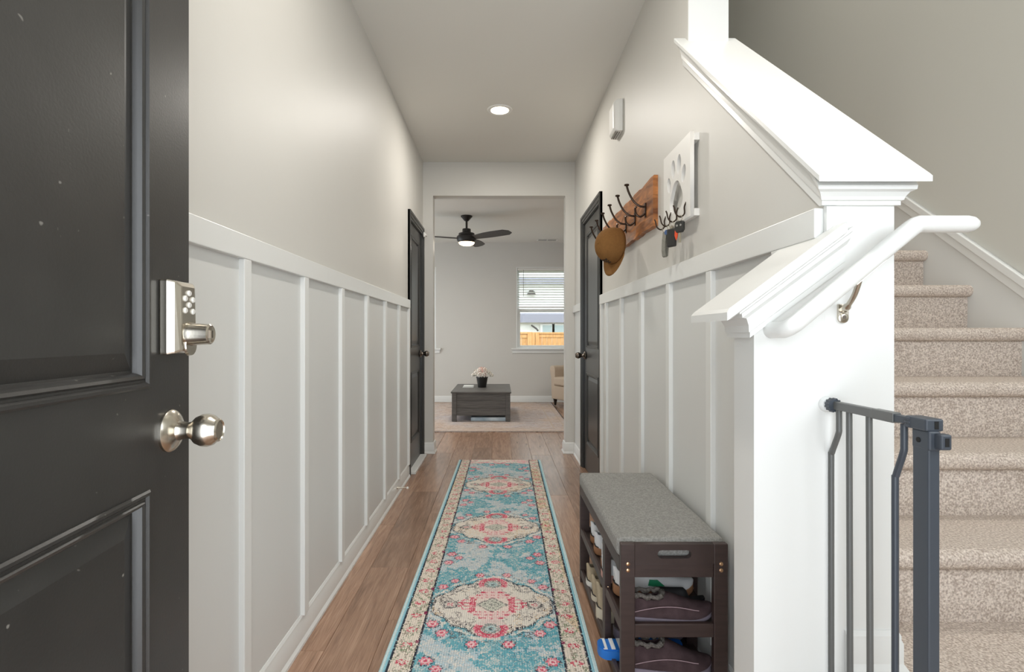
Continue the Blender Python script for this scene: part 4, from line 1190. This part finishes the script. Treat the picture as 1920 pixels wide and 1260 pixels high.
MB(go).box(GX + 0.004, GX + 0.011, 0.8675, 0.8685, 0.954, 0.967).build('latch_slot', 'black_void', lb)

# ------------------------------------------------------------------ things on the right wall
ch = thing('door_chime', 'white door chime box high on the right hallway wall', 'door chime', (XR, 3.07, 2.285))
cb = MB()
cb.rings([[(0, -0.075, 0.0), (0, 0.075, 0.0), (0, 0.075, 0.185), (0, -0.075, 0.185)],
          [(-0.022, -0.075, 0.0), (-0.022, 0.075, 0.0), (-0.022, 0.075, 0.185), (-0.022, -0.075, 0.185)],
          [(-0.042, -0.070, 0.006), (-0.042, 0.070, 0.006), (-0.042, 0.070, 0.178), (-0.042, -0.070, 0.178)],
          [(-0.053, -0.058, 0.018), (-0.053, 0.058, 0.018), (-0.053, 0.058, 0.166), (-0.053, -0.058, 0.166)]])
cb.build('chime_cover', 'white_plastic', ch, bevel=0.005)
for k in range(3):
    MB().box(-0.040 + k * 0.011, -0.036 + k * 0.011, -0.055, 0.055, -0.003, 0.004).build('chime_grille', 'strap_grey', ch)

# coat rack
cr = thing('coat_rack', 'rustic brown wooden coat rack with six black double hooks', 'coat rack', (XR, 2.90, 1.60))
ro = Vector((XR, 2.90, 1.60))
ry0, ry1 = 2.335, 3.47
bd_ = MB(ro); rings = []
nseg = 24
for i in range(nseg + 1):
    y = ry0 + (ry1 - ry0) * i / nseg
    e = 0.006 * math.sin(i * 1.3) + 0.004 * math.sin(i * 2.9)
    rings.append([(XR, y, 1.60 - e * .4), (XR - 0.022, y, 1.602 - e * .4), (XR - 0.022, y, 1.822 + e * .6), (XR - 0.018, y, 1.828 + e * .6), (XR, y, 1.828 + e * .6)])
bd_.rings(rings).build('board', 'rack_wood', cr)
def hook(y):
    h = MB(ro); X = XR - 0.022; z = 1.695
    h.box(X - 0.005, X, y - 0.008, y + 0.008, z - 0.03, z + 0.035)
    h.tube(spline([(X - 0.004, y, z + 0.018), (X - 0.03, y - 0.0, z + 0.022), (X - 0.058, y, z + 0.045), (X - 0.080, y, z + 0.085), (X - 0.090, y, z + 0.118)], 5), 0.0052, 8)
    h.lathe([(0.003, 0), (0.0115, 0.001), (0.0115, 0.007), (0.005, 0.009)], 12, at((X - 0.090, y, z + 0.116)))
    h.tube(spline([(X - 0.004, y, z - 0.012), (X - 0.025, y, z - 0.028), (X - 0.045, y, z - 0.018), (X - 0.050, y, z + 0.008), (X - 0.046, y, z + 0.018)], 5), [0.0052] * 20 + [0.008], 8)
    return h
hooks = [2.45 + 0.19 * k for k in range(6)]
h0 = hook(hooks[0]).build('coat_hook', 'hook_iron', cr, smooth=40)
for y in hooks[1:]:
    copy_of(h0, cr, (0, y - hooks[0], 0))

# baseball cap hanging on a hook (local: z = crown up, x = visor)
cpv = thing('baseball_cap', 'brown baseball cap hanging on the coat rack', 'cap', (0.622, 2.80, 1.588))
Mrot = Matrix(((-0.05, 0.45, -0.87), (0.0, -0.875, -0.45), (-1.0, -0.0225, 0.10))).to_4x4()
cpv.rotation_euler = Mrot.to_3x3().normalized().to_quaternion().to_euler()
rings = []
for k in range(12):
    a = R(90 * k / 11.5)
    rr_, zz = math.cos(a) ** 0.75, 0.118 * math.sin(a) ** 0.9
    rings.append([(0.098 * rr_ * math.cos(2 * math.pi * j / 32) + 0.01 * zz, 0.082 * rr_ * math.sin(2 * math.pi * j / 32), zz) for j in range(32)])
cro = MB().rings(rings, False, True).build('crown', 'cap_brown', cpv, smooth=70)
md = cro.modifiers.new('thick', 'SOLIDIFY'); md.thickness = 0.003
V = []; F = []
nA, nB = 14, 6
for i in range(nA + 1):
    a = R(-62 + 124 * i / nA)
    for j in range(nB + 1):
        t = j / nB
        ex = 0.072 * (math.cos(a * 0.9)) ** 0.6 * t
        px, py = (0.096 + ex) * math.cos(a) + 0.0, 0.081 * math.sin(a) + ex * math.sin(a) * 0.25
        V.append((px - 0.004, py, 0.006 - 0.16 * (py ** 2) / 0.081 + 0.30 * ex))
for i in range(nA):
    for j in range(nB):
        F.append((i * (nB + 1) + j, i * (nB + 1) + j + 1, (i + 1) * (nB + 1) + j + 1, (i + 1) * (nB + 1) + j))
vis = finish('visor', V, F, 'cap_brown', cpv, smooth=60)
md = vis.modifiers.new('thick', 'SOLIDIFY'); md.thickness = 0.004
MB().lathe([(0.006, 0.117), (0.005, 0.121), (0.001, 0.122)], 12).build('top_button', 'cap_brown', cpv)
def on_crown(ang, zz):
    a = math.asin(min(1, (zz / 0.118)) ** (1 / 0.9)); rr_ = math.cos(a) ** 0.75
    return Vector((0.0995 * rr_ * math.cos(ang) + 0.01 * zz, 0.0835 * rr_ * math.sin(ang), zz))
for (z0, z1, a0, a1) in ((0.066, 0.076, -0.34, 0.34), (0.052, 0.060, -0.20, 0.30), (0.040, 0.046, 0.0, 0.28)):
    b = MB(); rows = []
    for k in range(9):
        a = a0 + (a1 - a0) * k / 8
        j = 0.003 * ((k * 7) % 3 - 1)
        p, q = on_crown(a, z0 + j), on_crown(a, z1 + j)
        rows.append([p, q, q * 0.97, p * 0.97])
    b.rings(rows).build('embroidered_mark', 'cap_mark', cpv)

# paw print key holder
pk = thing('paw_key_holder', 'white square wooden key holder with paw print cut out', 'key holder', (XR, 2.005, 1.685))
cu_d = bpy.data.curves.new('paw', 'CURVE'); cu_d.dimensions = '2D'; cu_d.fill_mode = 'BOTH'; cu_d.extrude = 0.007
def loop2(ptsl):
    s_ = cu_d.splines.new('POLY'); s_.points.add(len(ptsl) - 1); s_.use_cyclic_u = True
    for i, (a, b) in enumerate(ptsl): s_.points[i].co = (a, b, 0, 1)
loop2([(-0.15, -0.15), (0.15, -0.15), (0.15, 0.15), (-0.15, 0.15)])
def ell(cx, cy, a, b, rot):
    return [(cx + a * math.cos(t) * math.cos(rot) - b * math.sin(t) * math.sin(rot), cy + a * math.cos(t) * math.sin(rot) + b * math.sin(t) * math.cos(rot)) for t in [2 * math.pi * k / 28 for k in range(28)]]
for e in ((-0.082, 0.022, 0.021, 0.033, 0.35), (-0.033, 0.072, 0.022, 0.036, 0.10), (0.033, 0.072, 0.022, 0.036, -0.10), (0.082, 0.022, 0.021, 0.033, -0.35)):
    loop2(ell(*e))
pad = []
for k in range(48):
    t = 2 * math.pi * k / 48
    rr_ = 0.062 * (1 - 0.11 * math.sin(3 * t) + 0.03 * math.cos(2 * t))
    pad.append((rr_ * 1.12 * math.cos(t), -0.048 + rr_ * 0.98 * math.sin(t)))
loop2(pad)
co = bpy.data.objects.new('tmp', cu_d); COL.objects.link(co)
dg = bpy.context.evaluated_depsgraph_get(); me = bpy.data.meshes.new_from_object(co.evaluated_get(dg)); bpy.data.objects.remove(co)
me.materials.clear(); me.materials.append(MATS['sign_white'])
pl = bpy.data.objects.new('paw_board', me); COL.objects.link(pl); pl.parent = pk
pl.location = (-0.024, 0, 0)
pl.rotation_euler = Matrix(((0, 0, -1), (-1, 0, 0), (0, 1, 0))).to_euler()      # curve x -> -y world, curve y -> z, curve z -> -x
for z in (-0.150, 0.118):
    MB().box(-0.018, 0.0, -0.156, 0.15, z, z + 0.026).build('back_batten', 'sign_white', pk, bevel=0.001)
for k, y in enumerate((-0.105, -0.02, 0.06, 0.125)):
    zb = -0.128
    MB().tube(spline([(-0.030, y, zb + 0.038), (-0.036, y, zb + 0.02), (-0.036, y, zb - 0.004), (-0.050, y, zb - 0.016), (-0.066, y, zb - 0.006), (-0.072, y, zb + 0.016), (-0.076, y, zb + 0.026)], 5), 0.0028, 8).build('key_hook', 'hook_iron', pk, smooth=60)
def key_ring(r, y, x, z):
    P = [(x, y + 0.012 * math.cos(t), z + 0.012 * math.sin(t)) for t in [2 * math.pi * k / 20 for k in range(21)]]
    MB().tube(P, 0.0012, 6, False).build('split_ring', 'key_steel', r)
def key_thing(name, label, cat, loc, rz=0):
    return thing(name, label, cat, loc, (0, 0, R(rz)), 'keys on the paw key holder')
HKX = XR - 0.054
k1 = key_thing('car_key', 'black car key with silver blade on the paw holder near hook', 'key', (HKX, 1.895, 1.545), 35)
MB().tube([(0, 0.010 * math.cos(t), -0.010 + 0.010 * math.sin(t)) for t in [2 * math.pi * k / 20 for k in range(21)]], 0.0013, 6, False).build('split_ring', 'key_steel', k1)
f = MB()
f.prism([(-0.014, -0.020), (0.014, -0.020), (0.0185, -0.026), (0.0185, -0.052), (0.012, -0.062), (-0.012, -0.062), (-0.0185, -0.052), (-0.0185, -0.026)], 'x', -0.006, 0.006)
f.build('key_head', 'fob_black', k1, bevel=0.003)
for s in (-1, 1):
    MB().lathe([(0.004, 0), (0.004, 0.001)], 10, at((-0.006, s * 0.008, -0.036), '-x')).build('key_button', 'fob_button', k1)
MB().box(-0.0012, 0.0012, -0.0045, 0.0045, -0.098, -0.062).build('key_blade', 'key_steel', k1)
k2 = key_thing('key_fob', 'long black key fob hanging beside the grey wrist strap', 'key', (HKX, 1.985, 1.54), 30)
MB().tube([(0, 0.012 * math.cos(t), -0.010 + 0.012 * math.sin(t)) for t in [2 * math.pi * k / 20 for k in range(21)]], 0.0013, 6, False).build('split_ring', 'key_steel', k2)
MB().box(-0.007, 0.007, -0.020, 0.020, -0.094, -0.024).build('fob_body', 'fob_black', k2, bevel=0.005)
MB().box(-0.0015, 0.0015, -0.004, 0.004, -0.026, -0.012).build('fob_loop', 'key_steel', k2)
k3 = key_thing('key_tag', 'small orange tag hanging below the car key', 'key tag', (HKX + 0.004, 1.94, 1.53), 25)
MB().prism([(-0.004, -0.010), (0.004, -0.010), (0.008, -0.026), (0.010, -0.048), (0.003, -0.066), (-0.003, -0.056), (-0.006, -0.034)], 'x', -0.002, 0.002).build('tag_body', 'tag_orange', k3, bevel=0.001)
MB().tube([(0, 0, -0.011), (0, 0, 0.010)], 0.0012, 6).build('cord', 'fob_black', k3)
k4 = key_thing('wrist_strap', 'grey looped wrist strap with small keys on far hook', 'strap', (HKX, 2.065, 1.545), 30)
MB().tube([(0, 0.014 * math.cos(t), -0.013 + 0.014 * math.sin(t)) for t in [2 * math.pi * k / 20 for k in range(21)]], 0.0013, 6, False).build('split_ring', 'key_steel', k4)
rows = [[(x, -0.009, z), (x, 0.009, z), (x + 0.002, 0.009, z), (x + 0.002, -0.009, z)] for x, z in ((-0.002, -0.026), (-0.008, -0.06), (-0.010, -0.10), (-0.006, -0.122), (0.0, -0.126), (0.006, -0.120), (0.009, -0.09), (0.006, -0.055), (0.001, -0.026))]
MB().rings(rows).build('strap_loop', 'strap_grey', k4)
MB().box(-0.001, 0.001, 0.002, 0.012, -0.062, -0.028).build('house_key', 'key_steel', k4)
MB().lathe([(0.010, 0), (0.010, 0.002)], 16, at((-0.004, -0.012, -0.030), '-x')).build('round_key', 'key_blue', k4)

# ------------------------------------------------------------------ small things
ds = thing('door_stop', 'spring door stop with white tip on the left baseboard', 'door stop', (XL + 0.014, 3.60, 0.06))
MB().tube([(0, 0, 0), (0.07, 0, 0)], [0.0045, 0.0045], 10).build('spring', 'nickel', ds)
MB().lathe([(0.008, 0), (0.009, 0.004), (0.007, 0.012)], 14, at((0.068, 0, 0), 'x')).build('rubber_tip', 'white_plastic', ds, smooth=40)
MB().lathe([(0.010, 0), (0.008, 0.005)], 14, at((0, 0, 0), 'x')).build('base', 'nickel', ds)
dk = thing('door_latch', 'small white child latch at the top of the closet door', 'latch', (XL + 0.024, LD1 - 0.01, 2.03))
MB().box(0, 0.018, -0.02, 0.02, -0.02, 0.022).build('latch_base', 'white_plastic', dk, bevel=0.003)
MB().box(0.016, 0.026, -0.012, 0.05, -0.008, 0.012).build('latch_arm', 'white_plastic', dk, bevel=0.003)
